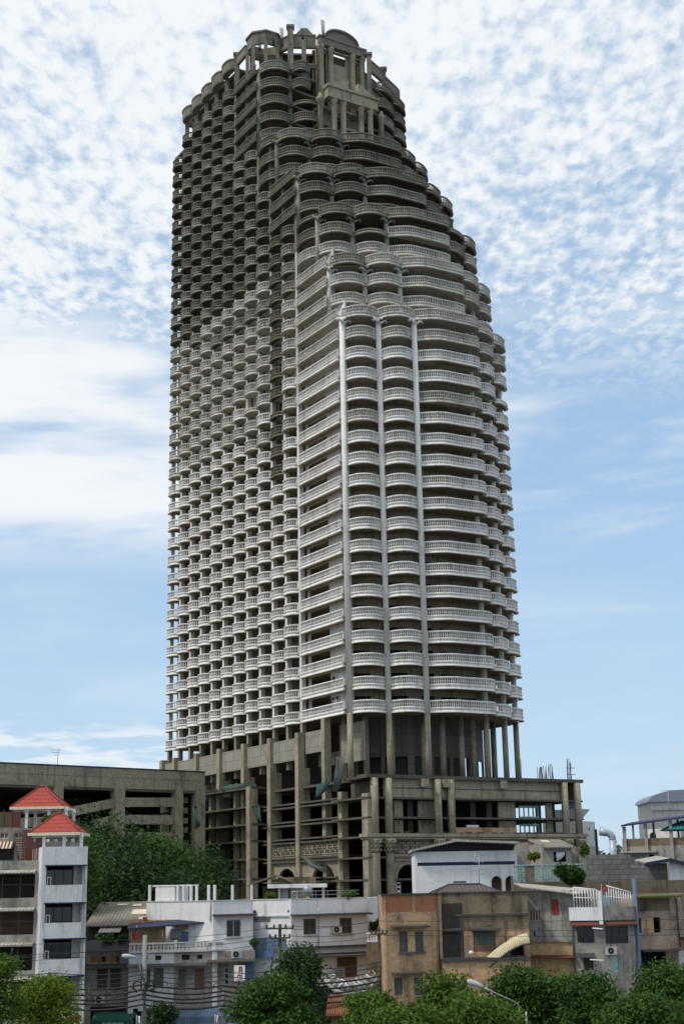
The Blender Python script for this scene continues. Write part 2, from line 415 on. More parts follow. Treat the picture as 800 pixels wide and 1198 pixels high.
# ------------------------------------------------------------------ the tower
C1 = Vector((.6, 217.3)); TD = Vector((-.521, .8536)); TN = Vector((-.8536, -.521))
def T(s, o): q = C1 + TD * s + TN * o; return (q.x, q.y)
def T3(s, o, z): q = T(s, o); return (q[0], q[1], z)
FH, Z0 = 3.6, 38.2
def zf(k): return Z0 + FH * k
CAPS = [18, 21, 24, 27, 30, 35]
SET = [0.0, 3.4, 7.0, 13.6, 21.3, 28.3]
def tier(k):
    for i, c in enumerate(CAPS):
        if k <= c: return i
    return 5
CORN = [(0, 0), (-2.75, -5.3), (-5.4, -10.6), (-5.9, -22.9), (-3.0, -28.1), (.3, -33.0)]
SEND, OR = 66.4, -33.0
BAY0, BAY = 14.7, 4.7
EDGE = [BAY0 + BAY * j for j in range(12)]
def corners(k): t = SET[tier(k)]; return [(s + t, o) for s, o in CORN]
def leftbays(k):
    t = tier(k)
    if t == 0: b = [(0, EDGE[0], 'long')]; j0 = 0
    elif t == 1: b = [(3.4, EDGE[0], 'long')]; j0 = 0
    elif t == 2: b = [(7.0, EDGE[0], 'round')]; j0 = 0
    elif t == 3: b = [(13.6, EDGE[2], 'long')]; j0 = 2
    elif t == 4: b = [(21.3, EDGE[3], 'round')]; j0 = 3
    else: b = [(28.3, EDGE[5], 'long')]; j0 = 5
    return b + [(EDGE[j], EDGE[j + 1], 'bay%d' % j) for j in range(j0, 11)]
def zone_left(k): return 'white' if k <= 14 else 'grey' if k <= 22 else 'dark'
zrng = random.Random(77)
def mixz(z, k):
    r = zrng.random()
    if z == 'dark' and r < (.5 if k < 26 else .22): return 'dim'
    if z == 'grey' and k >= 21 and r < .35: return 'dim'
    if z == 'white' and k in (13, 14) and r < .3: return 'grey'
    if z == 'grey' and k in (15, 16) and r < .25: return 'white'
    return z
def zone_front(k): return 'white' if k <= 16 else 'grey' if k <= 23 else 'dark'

tower = thing('unfinished_tower', (*T(30, -16), 0), 'abandoned unfinished high-rise tower of stacked balustraded balconies, white below and sooty grey above', 'tower')

PROF = [(-.30, .02), (-.02, .0), (.17, .0), (.19, .1), (.02, .3), (-.06, .42), (-.06, .5), (.03, .55), (.10, .66), (.10, .76), (.0, .84), (-.30, .84)]
RAIL = [(-.22, 1.72), (.03, 1.72), (.09, 1.78), (.09, 1.92), (.02, 1.98), (-.22, 1.98)]
BAL = [(.11, .84), (.11, .92), (.075, 1.0), (.135, 1.22), (.075, 1.5), (.11, 1.64), (.11, 1.73)]
def bal_path(A, B, out, b, kind, n=20):
    pts = []
    for i in range(n + 1):
        u = .5 - .5 * math.cos(math.pi * i / n)
        if kind == 'round': f = max(0, 1 - abs(2 * u - 1) ** 2.6) ** .5
        elif kind == 'curve': f = 1 - abs(2 * u - 1) ** 2.2
        elif kind == 'wide': f = (math.sin(math.pi / 2 * min(1, u / .34)) ** 1.1) * (1 - .10 * max(0, u - .34)) * max(0, 1 - max(0, (u - .80) / .20) ** 2.3) ** .5
        else: f = max(0, 1 - max(0, (u - .86) / .14) ** 2.4) ** .5
        pts.append(A + (B - A) * u + out * (b * f))
    return pts
def balcony_bms(A, B, out, b, kind, z=0.0, spacing=.32, body=None, rail=None, seg=4):
    """body: slab with its moulded fascia; rail: hand rail on turned balusters"""
    body = body or MB(); rail = rail or MB()
    A, B = Vector(A), Vector(B); P_ = bal_path(A, B, out, b, kind)
    side = 1 if (Vector(((B - A).y, -(B - A).x))).dot(out) > 0 else -1
    P_ = P_[1:-1] if kind == 'round' else P_
    inner = A + (B - A) * .0 - out * .1, B - out * .1
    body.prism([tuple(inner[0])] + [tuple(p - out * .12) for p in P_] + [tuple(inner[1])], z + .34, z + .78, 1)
    body.sweep([tuple(p) for p in P_], [(o, z + h) for o, h in PROF], 0, side)
    rail.sweep([tuple(p) for p in P_], [(o, z + h) for o, h in RAIL], 0, side)
    acc, nxt = 0.0, spacing * .5
    if spacing:
        for i in range(len(P_) - 1):
            d = P_[i + 1] - P_[i]; L = d.length
            while nxt <= acc + L:
                q = P_[i] + d * ((nxt - acc) / L); t = d.normalized(); nn = Vector((t.y, -t.x)) * side
                q = q - nn * .08
                rail.lathe((q.x, q.y, z), BAL, seg, 0, seg > 4, .785); nxt += spacing
            acc += L
    for p in (P_[0], P_[-1]):
        rail.lathe((p.x, p.y, z), [(.16, .8), (.16, 1.8)], 4, 0, False, .785)
    return body, rail

UNDER = {'dim': 'rawdark', 'white': 'raw', 'grey': 'grey', 'dark': 'rawdark', 'brown': 'rawdark'}  # bare-concrete undersides, darkened in the upper zones so openings beneath read as shaded
bcache = {}
def balcony(name, A, B, out, b, kind, k, zone, spacing, key):
    """one balcony part with its balustrade sub-part; the meshes of a run of equal bays are shared"""
    z = zf(k); A = Vector(A)
    ck = (key, zone)
    if ck not in bcache:
        bo, ra = balcony_bms(Vector((0, 0)), Vector(B) - A, out, b, kind, 0, spacing)
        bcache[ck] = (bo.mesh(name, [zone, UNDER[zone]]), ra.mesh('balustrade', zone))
    m1, m2 = bcache[ck]
    o = inst(name, m1, tower, (A.x, A.y, z))
    if k >= 15 and zrng.random() < .03: return o          # a few rails have fallen
    inst('balustrade', m2, o, (A.x, A.y, z)); return o

rest_b, rest_r = {}, {}
def rest(A, B, out, b, kind, k, zone, spacing):
    bo = rest_b.setdefault(zone, MB()); ra = rest_r.setdefault(zone, MB())
    balcony_bms(A, B, out, b, kind, zf(k), spacing, bo, ra)

cm_ = lambda A, B, g: (Vector(A) + (Vector(B) - Vector(A)).normalized() * g, Vector(B) - (Vector(B) - Vector(A)).normalized() * g)
n_round = 0
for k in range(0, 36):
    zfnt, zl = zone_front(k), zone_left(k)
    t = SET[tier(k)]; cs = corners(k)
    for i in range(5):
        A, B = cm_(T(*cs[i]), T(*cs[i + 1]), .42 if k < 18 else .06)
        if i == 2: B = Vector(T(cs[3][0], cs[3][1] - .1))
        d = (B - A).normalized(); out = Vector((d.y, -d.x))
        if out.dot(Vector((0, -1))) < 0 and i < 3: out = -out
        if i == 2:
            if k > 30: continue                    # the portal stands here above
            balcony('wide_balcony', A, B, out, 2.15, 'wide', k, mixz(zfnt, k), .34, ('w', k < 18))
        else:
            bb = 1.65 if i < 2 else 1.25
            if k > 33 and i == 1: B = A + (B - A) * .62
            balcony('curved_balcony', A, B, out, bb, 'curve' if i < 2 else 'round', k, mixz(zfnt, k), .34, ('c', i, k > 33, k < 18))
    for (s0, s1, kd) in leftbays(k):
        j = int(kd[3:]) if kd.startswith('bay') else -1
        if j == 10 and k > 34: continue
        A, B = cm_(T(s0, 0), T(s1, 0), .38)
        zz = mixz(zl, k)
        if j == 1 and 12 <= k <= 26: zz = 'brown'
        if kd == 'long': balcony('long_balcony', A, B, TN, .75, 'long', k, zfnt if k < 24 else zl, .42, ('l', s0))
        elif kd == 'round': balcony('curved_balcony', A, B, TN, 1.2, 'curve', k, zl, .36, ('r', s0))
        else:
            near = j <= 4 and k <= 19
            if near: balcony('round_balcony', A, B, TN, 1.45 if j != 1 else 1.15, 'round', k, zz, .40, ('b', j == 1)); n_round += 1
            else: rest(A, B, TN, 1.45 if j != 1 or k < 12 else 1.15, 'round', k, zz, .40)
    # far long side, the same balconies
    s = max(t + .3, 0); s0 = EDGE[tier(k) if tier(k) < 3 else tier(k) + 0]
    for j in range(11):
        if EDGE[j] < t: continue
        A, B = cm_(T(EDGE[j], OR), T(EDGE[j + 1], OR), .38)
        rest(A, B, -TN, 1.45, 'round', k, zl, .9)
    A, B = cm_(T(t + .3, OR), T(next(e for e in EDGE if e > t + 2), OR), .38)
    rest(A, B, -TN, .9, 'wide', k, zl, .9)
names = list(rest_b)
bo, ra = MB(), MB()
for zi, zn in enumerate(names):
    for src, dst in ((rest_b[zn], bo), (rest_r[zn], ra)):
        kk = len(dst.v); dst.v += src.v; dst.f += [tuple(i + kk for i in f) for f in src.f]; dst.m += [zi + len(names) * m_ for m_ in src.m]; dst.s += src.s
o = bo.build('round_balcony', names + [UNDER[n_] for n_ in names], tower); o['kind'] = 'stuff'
o2 = ra.build('balustrade', names, o); o2['kind'] = 'stuff'

# floor slabs
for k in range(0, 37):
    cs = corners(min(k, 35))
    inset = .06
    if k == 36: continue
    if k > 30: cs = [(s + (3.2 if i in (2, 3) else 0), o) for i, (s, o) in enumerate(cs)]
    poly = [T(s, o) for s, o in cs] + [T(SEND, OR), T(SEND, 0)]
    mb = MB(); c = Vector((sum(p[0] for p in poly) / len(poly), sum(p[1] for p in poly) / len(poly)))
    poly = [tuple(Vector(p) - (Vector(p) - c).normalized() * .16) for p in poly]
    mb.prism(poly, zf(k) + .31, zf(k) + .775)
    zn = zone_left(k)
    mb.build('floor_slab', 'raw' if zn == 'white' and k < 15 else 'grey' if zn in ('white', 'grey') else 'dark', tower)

# columns of the stepped end, tier by tier; the lowest tier runs down to the podium roof as bare concrete
def column(s, o, z0, z1, mat, r=.5, zraw=None, box=False):
    q = T(s, o); mb = MB()
    if zraw: mb.lathe((q[0], q[1], 0), [(r, z0), (r, zraw)], 12, 1, True); mb.lathe((q[0], q[1], 0), [(r, zraw), (r, z1)], 12, 0, True)
    else: mb.lathe((q[0], q[1], 0), [(r, z0), (r, z1)], 12, 0, True)
    return mb.build('column', [mat, 'raw'], tower)
PODZ = 28.2
for ti in range(6):
    k0 = -1 if ti == 0 else CAPS[ti - 1]; k1 = CAPS[ti]
    for i, (s, o) in enumerate(CORN):
        s2 = s + SET[ti]
        if ti == 5 and i in (2, 3): continue
        zt = zf(k1) + (.3 if ti < 5 else .8)
        mat = ['white', 'grey', 'dim', 'dim', 'dark', 'dark'][ti]
        if i >= 3: s2 += 1.3 if i == 3 else .5; o += .5
        elif ti: s2 += .55; o -= .12
        if ti == 0: column(s2, o, PODZ - .1 if i < 3 else PODZ - .1, zt, mat, .46, zf(0) + .1)
        else: column(s2, o, zf(k0) + .7, zt, mat, .44)
        if ti < 5:                                          # scrolled bracket at the head of each tier's columns
            mb = MB(); q = Vector((*T(s2, o), zf(k1) - .25)); dv = Vector((-TD.x, -TD.y, 0)); sv = Vector((-TN.x, -TN.y, 0))
            for sg in (-1, 1):
                pts = [q + sv * sg * a + dv * .5 + Vector((0, 0, b)) for a, b in ((.2, -.55), (.7, -.1), (1.15, .12), (1.4, -.2), (1.15, -.42))]
                mb.tube(pts, [.2, .22, .22, .2, .1], 6)
            mb.tube([q + dv * .3, q + dv * 1.0 + Vector((0, 0, .2)), q + dv * 1.25 + Vector((0, 0, -.1))], [.18, .17, .1], 6)
            mb.build('column_bracket', mat, tower)
# columns between the left bays, in their three finishes
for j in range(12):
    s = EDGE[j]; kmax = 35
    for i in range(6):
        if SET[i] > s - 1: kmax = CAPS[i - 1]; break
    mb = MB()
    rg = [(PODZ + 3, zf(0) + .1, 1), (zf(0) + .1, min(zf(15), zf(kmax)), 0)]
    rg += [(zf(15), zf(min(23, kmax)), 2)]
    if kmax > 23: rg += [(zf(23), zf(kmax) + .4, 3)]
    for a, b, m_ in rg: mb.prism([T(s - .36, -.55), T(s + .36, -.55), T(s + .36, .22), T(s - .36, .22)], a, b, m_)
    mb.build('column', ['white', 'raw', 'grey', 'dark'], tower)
    mb = MB(); mb.prism([T(s - .34, OR - .22), T(s + .34, OR - .22), T(s + .34, OR + .5), T(s - .34, OR + .5)], PODZ, zf(kmax) + .4); mb.build('column', 'grey', tower)
    # party wall behind it
    if 0 < j < 11:
        mb = MB()
        zb = zf(min(kmax, 35))
        mb.prism([T(s - .12, -.6), T(s + .12, -.6), T(s + .12, -7.5), T(s - .12, -7.5)], zf(0) + .4, zf(15) + .3, 0)
        mb.prism([T(s - .12, -.6), T(s + .12, -.6), T(s + .12, -7.5), T(s - .12, -7.5)], zf(15) + .3, zb + .3, 1)
        mb.build('party_wall', ['raw', 'rawdark'], tower)
# closed wall panels behind the middle floors, small dark openings left in them
L = Wall(T(SEND, -1.0), T(0, -1.0))
def us(s): return SEND - s
for k in range(15, 23):
    holes = []; mb = MB()
    for j in range(11):
        a, b = EDGE[j] + .4, EDGE[j + 1] - .4
        if j == 1 or (j == 5 and k == 19) or j == 10: holes.append((us(b), us(a), zf(k) + .8, zf(k + 1) + .3))
        else: holes.append((us(a + 1.9), us(a + .1), zf(k) + .8, zf(k) + 3.0))
    L.wall(mb, us(EDGE[11]), us(EDGE[0] + .3), zf(k) + .775, zf(k + 1) + .31, holes, .2)
    mb.build('bay_wall', 'grey', tower)
# walls behind the long balconies beside the front corner: part wall, part opening
L2 = Wall(T(SEND, -1.0), T(0, -1.0))
for k in range(0, 24):
    t = SET[tier(k)]; a = t + .6
    mb = MB()
    w1 = min(a + 6.0, EDGE[0] - 5)
    if t < 7:
        L2.wall(mb, us(EDGE[0] - .4), us(a), zf(k) + .775, zf(k + 1) + .31, [(us(EDGE[0] - 1.2), us(w1 + .6), zf(k) + .8, zf(k) + 3.8)], .22)
        mb.build('bay_wall', 'white' if k <= 18 else 'grey', tower)
# recessed walls in the front bays
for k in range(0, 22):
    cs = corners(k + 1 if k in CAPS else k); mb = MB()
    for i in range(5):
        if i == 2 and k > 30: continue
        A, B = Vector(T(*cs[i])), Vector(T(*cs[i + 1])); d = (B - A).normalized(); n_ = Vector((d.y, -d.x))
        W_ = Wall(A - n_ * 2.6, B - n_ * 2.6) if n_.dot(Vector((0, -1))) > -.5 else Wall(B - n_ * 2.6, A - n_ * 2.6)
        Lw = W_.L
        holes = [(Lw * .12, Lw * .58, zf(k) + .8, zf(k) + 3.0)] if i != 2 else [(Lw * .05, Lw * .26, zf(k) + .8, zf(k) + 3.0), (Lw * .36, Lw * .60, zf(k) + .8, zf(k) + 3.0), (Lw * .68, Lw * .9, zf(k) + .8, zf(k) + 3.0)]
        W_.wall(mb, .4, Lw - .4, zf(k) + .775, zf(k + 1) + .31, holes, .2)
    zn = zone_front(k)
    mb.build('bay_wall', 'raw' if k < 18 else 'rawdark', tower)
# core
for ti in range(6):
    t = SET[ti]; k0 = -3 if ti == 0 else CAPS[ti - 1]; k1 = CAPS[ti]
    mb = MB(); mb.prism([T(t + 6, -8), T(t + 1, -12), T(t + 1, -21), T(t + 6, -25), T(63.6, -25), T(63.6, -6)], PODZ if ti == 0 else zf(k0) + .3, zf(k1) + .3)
    mb.build('core_wall', 'near_black', tower)
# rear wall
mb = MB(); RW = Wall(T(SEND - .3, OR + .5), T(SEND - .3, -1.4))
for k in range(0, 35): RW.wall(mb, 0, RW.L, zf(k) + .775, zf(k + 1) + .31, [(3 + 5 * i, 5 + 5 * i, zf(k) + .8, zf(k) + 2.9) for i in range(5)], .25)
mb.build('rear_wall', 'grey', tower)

# graffiti on the two lowest walls beside the corner
for (px0, py0, px1, py1, seed) in ((385, 791, 402, 806, 1), (384, 816, 402, 829, 5)):
    LW = Wall(T(SEND, -.96), T(0, -.96)); u0, u1, z0, z1 = LW.rect(px0, py0, px1, py1)
    rg = random.Random(seed); mb = MB(); h = z1 - z0
    LW.box(mb, u0 + (u1 - u0) * .42, u1, z0, z1, .0, .012, 0)
    uu = u0
    for ch in ('n', 'c', '7', 'L') if seed == 5 else ('n', 'T', 'l'):
        wch = (u1 - u0) / 4 * .8
        bars = {'n': ((0, .18, 0, .8), (.18, .9, .65, .8), (.72, .9, 0, .65)), 'c': ((0, .2, .1, .9), (.2, .8, .75, .9), (.2, .8, .1, .25)), '7': ((0, .9, .75, .92), (.6, .85, .05, .75)),
                'L': ((0, .2, .1, .9), (.2, .9, .1, .28)), 'T': ((0, .9, .7, .9), (.35, .55, 0, .7)), 'l': ((.3, .5, .1, .95),)}[ch]
        for a, b, c, d in bars: LW.box(mb, uu + a * wch, uu + b * wch, z0 + c * h, z0 + d * h, .02, .035, 1)
        uu += (u1 - u0) / 4
    mb.build('graffiti', ['white_paint', 'black'], tower)

# ---- crown
zc0 = zf(35) + .78
ZB0, ZB1 = 170.9, 173.4
def ring(pts, z0, z1, mat='dark', th=.5, name='crown_beam'):
    mb = MB(); mb.sweep(pts, [(-th, z0), (0.0, z0), (.12, z0 + .25), (.12, z1 - .3), (.28, z1 - .25), (.28, z1), (-th, z1)], 0, 1); return mb.build(name, mat, tower)
def cpost(q, z0, z1, r=.42, mat='dark', cap=False):
    mb = MB(); mb.prism([(q[0] - r, q[1] - r), (q[0] + r, q[1] - r), (q[0] + r, q[1] + r), (q[0] - r, q[1] + r)], z0, z1)
    if cap:
        e = r + .22; mb.prism([(q[0] - e, q[1] - e), (q[0] + e, q[1] - e), (q[0] + e, q[1] + e), (q[0] - e, q[1] + e)], z1 - .05, z1 + .45)
    return mb.build('crown_column', mat, tower)
for j in range(5, 11):
    A, B = Vector(T(EDGE[j], 0)), Vector(T(EDGE[j + 1], 0))
    if j < 10:
        zz0, zz1 = (ZB0 - .8 + (.4 if j < 6 else 0), ZB1 - .6 - .1 * (j - 5))
        pts = [tuple(p) for p in bal_path(B, A, TN, 1.35, 'round', 14)[1:-1]]
        side_ok = pts if True else pts
        mb = MB(); mb.sweep(pts, [(-.4, zz0), (.0, zz0), (.1, zz0 + .3), (.1, zz1 - .35), (.24, zz1 - .3), (.24, zz1), (-.4, zz1)], 0, 1 if Vector(((A - B).y, -(A - B).x)).dot(TN) > 0 else -1)
        mb.prism([tuple(B)] + pts + [tuple(A)], zz0 + .02, zz0 + .3); mb.build('crown_beam', 'dark', tower)
    if j < 10: cpost(T(EDGE[j], -.3), zc0, ZB0 + .3, .4)
cpost(T(EDGE[10], -.3), zf(35), ZB1 - .6, .4, cap=True)
ring([T(EDGE[10] + .1, -.6), T(EDGE[10] + .1, -6)], ZB0 - .8, ZB1 - 1.0)
t = SET[5]
# beam between the long balcony and the corner turret
cpost(T(EDGE[5], -.1), zc0, 173.6, .45, cap=True)
ring([T(EDGE[5], 0), T(t + 5.4, .1)], ZB0 + .4, ZB1)
# polygonal corner turret
tc = (t + 2.6, -2.4); rad = 3.4
tp = [T(tc[0] + rad * math.cos(a), tc[1] + rad * math.sin(a)) for a in [R(20 - 50 * i + 45) for i in range(8)]]
tpts = tp[:7]
mb = MB()
W8 = [T(tc[0] + rad * math.cos(R(a)), tc[1] + rad * math.sin(R(a))) for a in range(22, 360, 45)]
for i in range(8):
    a, b = W8[i], W8[(i + 1) % 8]; w_ = Wall(a, b)
    mb.prism([w_.X(0, .0), w_.X(w_.L, .0), w_.X(w_.L - .15, -.4), w_.X(.15, -.4)], 170.9, 173.4)
    mb.prism([w_.X(-.1, .3), w_.X(w_.L + .1, .3), w_.X(w_.L - .15, -.4), w_.X(.15, -.4)], 173.4, 173.75)
mb.build('crown_beam', 'dark', tower)
for i in range(8): cpost(tuple(Vector(W8[i]) * .97 + Vector(T(*tc)) * .03), zc0 - .4, 171.0, .33)
# front crown, left of the portal
c2, c3 = T(t - 2.75, -5.3), T(t - 5.0, -9.7)
cpost(c2, zf(35) + .7, 174.2, .55, cap=True)
cpost(T(t - 3.9, -7.6), zf(35) - 1.6, 172.0, .45)
ring([c2, c3], 170.0, 172.8); ring([T(t - .3, -4.4), c2], 170.0, 172.8)
ring([c2, T(t - 5.0, -9.7)], 165.6, 166.4, th=.6)
mb = MB(); pr = Wall(c2, c3); pr_m = pr.L * .55                      # little gable on the beam
k_ = mb.add([pr.P(pr_m - 1.8, 172.8, .1), pr.P(pr_m + 1.8, 172.8, .1), pr.P(pr_m + .5, 174.3, .1), pr.P(pr_m - .5, 174.3, .1), pr.P(pr_m - 1.8, 172.8, -.6), pr.P(pr_m + 1.8, 172.8, -.6), pr.P(pr_m + .5, 174.3, -.6), pr.P(pr_m - .5, 174.3, -.6)])
for f_ in ((0, 1, 2, 3), (7, 6, 5, 4), (0, 3, 7, 4), (1, 5, 6, 2), (3, 2, 6, 7)): mb.face([k_ + i for i in f_])
mb.build('crown_gable', 'dark', tower)
# roof decks closing the crown
mb = MB(); mb.prism([T(38.5, -.6), T(60.5, -.6), T(60.5, -32), T(38.5, -32)], 170.6, 171.1); mb.build('roof_deck', 'dark', tower)
mb = MB(); mb.prism([T(t + 1.6, -5.5), T(t - 1.2, -11), T(t - 1.2, -22), T(t + 3, -31), T(38.4, -31), T(38.4, -4)], 170.9, 171.3); mb.build('roof_deck', 'dark', tower)
mb = MB(); mb.prism([T(41, -2.6), T(57.5, -2.6), T(57.5, -3.0), T(41, -3.0)], zf(35) + .78, 170.6); mb.build('crown_wall', 'dark', tower)
# portal: tall upper frame with paired columns under a segment pediment, lower frame in front of it
UP = Wall(T(t - 3.8, -11.2), T(t - 3.8, -21.8))
ua = lambda o: -o - 11.2
mb = MB(); UP.box(mb, 0, UP.L, 172.5, 173.7, -1.0, .12); UP.box(mb, -.2, UP.L + .2, 173.7, 174.1, -1.1, .32); UP.box(mb, -.1, UP.L + .1, 172.2, 172.5, -1.0, .2)
mb.build('entablature', 'dark', tower)
for o_ in (-11.75, -14.0, -19.0, -21.25):
    q = UP.X(ua(o_), -.5); mb = MB(); mb.lathe((q[0], q[1], 0), [(.75, 158), (.75, 158.6), (.62, 158.8), (.55, 171.5), (.75, 171.8), (.75, 172.25)], 12); mb.build('portal_column', 'raw', tower)
mb = MB(); n_ = 14; cu_, rw = ua(-16.2), 3.7
for i in range(n_):
    a, b = math.pi * (1 - i / n_), math.pi * (1 - (i + 1) / n_)
    P_ = [UP.P(cu_ + rw * math.cos(q), 174.1 + 2.4 * math.sin(q), .25) for q in (a, b)]
    mb.hexa([UP.P(cu_ + rw * math.cos(a), 174.1, .0), UP.P(cu_ + rw * math.cos(b), 174.1, .0), UP.P(cu_ + rw * math.cos(b), 174.1, -1.2), UP.P(cu_ + rw * math.cos(a), 174.1, -1.2),
             UP.P(cu_ + rw * math.cos(a), 174.1 + 2.0 * math.sin(a), .0), UP.P(cu_ + rw * math.cos(b), 174.1 + 2.0 * math.sin(b), .0), UP.P(cu_ + rw * math.cos(b), 174.1 + 2.0 * math.sin(b), -1.2), UP.P(cu_ + rw * math.cos(a), 174.1 + 2.0 * math.sin(a), -1.2)])
    mb.hexa([UP.P(cu_ + rw * math.cos(a), 174.1 + 2.0 * math.sin(a), .45), UP.P(cu_ + rw * math.cos(b), 174.1 + 2.0 * math.sin(b), .45), UP.P(cu_ + rw * math.cos(b), 174.1 + 2.0 * math.sin(b), -1.5), UP.P(cu_ + rw * math.cos(a), 174.1 + 2.0 * math.sin(a), -1.5),
             UP.P(cu_ + 1.06 * rw * math.cos(a), 174.1 + 2.4 * math.sin(a), .45), UP.P(cu_ + 1.06 * rw * math.cos(b), 174.1 + 2.4 * math.sin(b), .45), UP.P(cu_ + 1.06 * rw * math.cos(b), 174.1 + 2.4 * math.sin(b), -1.5), UP.P(cu_ + 1.06 * rw * math.cos(a), 174.1 + 2.4 * math.sin(a), -1.5)])
mb.build('arched_pediment', 'dark', tower)
mb = MB(); UP.wall(mb, 0, UP.L, 150, 172.4, [(ua(-12.2), ua(-13.6), 159, 171.2), (ua(-15.0), ua(-18.0), 169.6, 172), (ua(-19.4), ua(-20.8), 159, 171.2), (ua(-14.8), ua(-18.2), 152, 158)], .4, 0, -1.3); mb.build('portal_wall', 'raw', tower)
mb = MB(); UP.box(mb, .1, UP.L - .1, 150, 172.3, -3.2, -2.6); mb.build('portal_wall', 'rawdark', tower)
mb = MB(); mb.prism([T(t - 2.2, -22.2), T(t + 2.6, -32), T(t + 2.9, -32), T(t - 1.8, -22)], zf(35) + .78, 170.5); mb.build('crown_wall', 'dark', tower)
mb = MB(); mb.prism([T(t + 4, -2), T(t - .6, -10.8), T(t - .3, -11), T(t + 4.4, -2.2)], zf(35) + .78, 171.2); mb.build('crown_wall', 'rawdark', tower)
LO = Wall(T(t - 7.2, -10.9), T(t - 7.2, -22.1)); la = lambda o: -o - 10.9
mb = MB(); LO.box(mb, 0, LO.L, 159.0, 160.9, -1.5, .1); LO.box(mb, -.25, LO.L + .25, 160.9, 161.4, -1.6, .4); LO.box(mb, -.1, LO.L + .1, 158.7, 159.0, -1.5, .25); mb.build('entablature', 'raw', tower)
for o_ in (-12.5, -14.6, -18.6, -20.7):
    q = LO.X(la(o_), -.6); mb = MB(); mb.lathe((q[0], q[1], 0), [(.72, 147.5), (.72, 149), (.6, 149.2), (.55, 157.9), (.78, 158.3), (.78, 158.72)], 12); mb.build('portal_column', 'raw', tower)
mb = MB()
for a, b, zt in ((-10.9, -15.4, -13.9), (-17.6, -22.1, -19.1)):     # broken pediment: two raking halves
    lo_, hi_ = (a, b) if a == -10.9 else (b, a)
    ul, uh = la(lo_), la(hi_)
    for (u_a, za, u_b, zb_) in ((ul, 161.45, uh, 163.4),):
        mb.hexa([LO.P(u_a, 161.4, .2), LO.P(u_b, 161.4, .2), LO.P(u_b, 161.4, -1.0), LO.P(u_a, 161.4, -1.0), LO.P(u_a, za, .2), LO.P(u_b, zb_, .2), LO.P(u_b, zb_, -1.0), LO.P(u_a, za, -1.0)])
mb.build('broken_pediment', 'raw', tower)
for o_ in (-9.6, -23.4):
    q = T(t - 6.4, o_); mb = MB(); mb.lathe((q[0], q[1], 0), [(.5, 147.5), (.5, 157.6), (.8, 157.9), (.8, 158.4), (.5, 158.6), (.3, 159.4)], 10); mb.build('portal_column', 'raw', tower)
mb = MB()
for z in (150.2, 153.8, 157.4):
    mb = MB(); mb.prism([T(t - 5.2, -10.2), T(t - 5.2, -12.2), T(t - 2, -12.2), T(t - 2, -10.2)], z, z + .4); mb.build('portal_floor', 'raw', tower)
    mb = MB(); mb.prism([T(t - 5.6, -14.9), T(t - 5.6, -18.4), T(t - 4, -18.4), T(t - 4, -14.9)], z, z + .4); mb.build('portal_floor', 'raw', tower)
# right of the portal
cw, r1, r2 = T(t - 4.4, -22.2), T(t - 2.0, -27.2), T(t + .8, -32.4)
cpost(cw, 158, 172.6, .45, cap=True); cpost(r1, zf(35), 172.2, .45, cap=True); cpost(r2, zf(35), 170.6, .45)
ring([cw, r1], 169.4, 171.8); ring([r1, r2], 168.6, 171.0); ring([cw, r1], 166.0, 166.8)
ring([r2, T(t + 12, OR), T(60, OR)], 168.6, 171.0)
# machine room and roof deck
mb = MB(); mb.prism([T(t + 6, -9), T(t + 3, -12), T(t + 3, -21), T(t + 6, -24), T(54, -24), T(54, -9)], zf(35), 168.5); mb.build('machine_room', 'dark', tower)
for (px, py, Yd, hh) in ((303, 47, 240, 2.2), (319, 40, 240, 1.6), (329, 42, 238, 2.8), (377, 30, 232, 2.2), (353, 33, 233, 1.0)):
    q = at(px, py + 5, Yd); mb = MB()
    for i in range(4): mb.tube([q + Vector((i * .12, 0, -1.5)), q + Vector((i * .2 - .2, .1 * i, hh))], .06, 4)
    mb.build('rebar', 'frame_dark', tower)

# ------------------------------------------------------------------ the tower's unfinished podium (same structure: parts of the tower)
SF, OL, ORR = -9.5, 3.2, -36.6
PZ = [28.2, 25.1, 22.3, 19.6, 16.7, 13.6, 10.4, 7.0, 3.5]
FR = Wall(T(SF, OL), T(SF, ORR))                      # street front, u = OL - o
fu = lambda o: OL - o
LFT = Wall(T(66, 1.2), T(SF, 1.2)); lu = lambda s: 66 - s   # long side
def fpart(name, mat, fn):
    mb = MB(); fn(mb); return mb.build(name, mat, tower)
mb = MB(); mb.prism([T(SF + .2, OL - .2), T(SF + .2, ORR + .2), T(8, ORR + .2), T(8, -3), T(66, -3), T(66, 1.0), T(-2.0, 1.0), T(-2.0, OL - .2)][::1], PZ[0] - .4, PZ[0] - .05)
mb.build('podium_roof', 'rawdark', tower)
for i, z in enumerate(PZ[1:]):
    mb = MB(); dz = .26
    mb.prism([T(SF - (.25 if i < 4 else 0), OL + .25), T(SF - (.25 if i < 4 else 0), ORR - .25), T(26, ORR - .25), T(26, OL - 1.6), T(0.3, OL - 1.6), T(0.3, OL + .25)], z - dz, z)
    mb.prism([T(.3, OL - 1.65), T(64, 1.6), T(64, -12), T(.3, -12)], z - dz + .01 + .55, z + .55)
    mb.build('podium_slab', 'rawdark', tower)
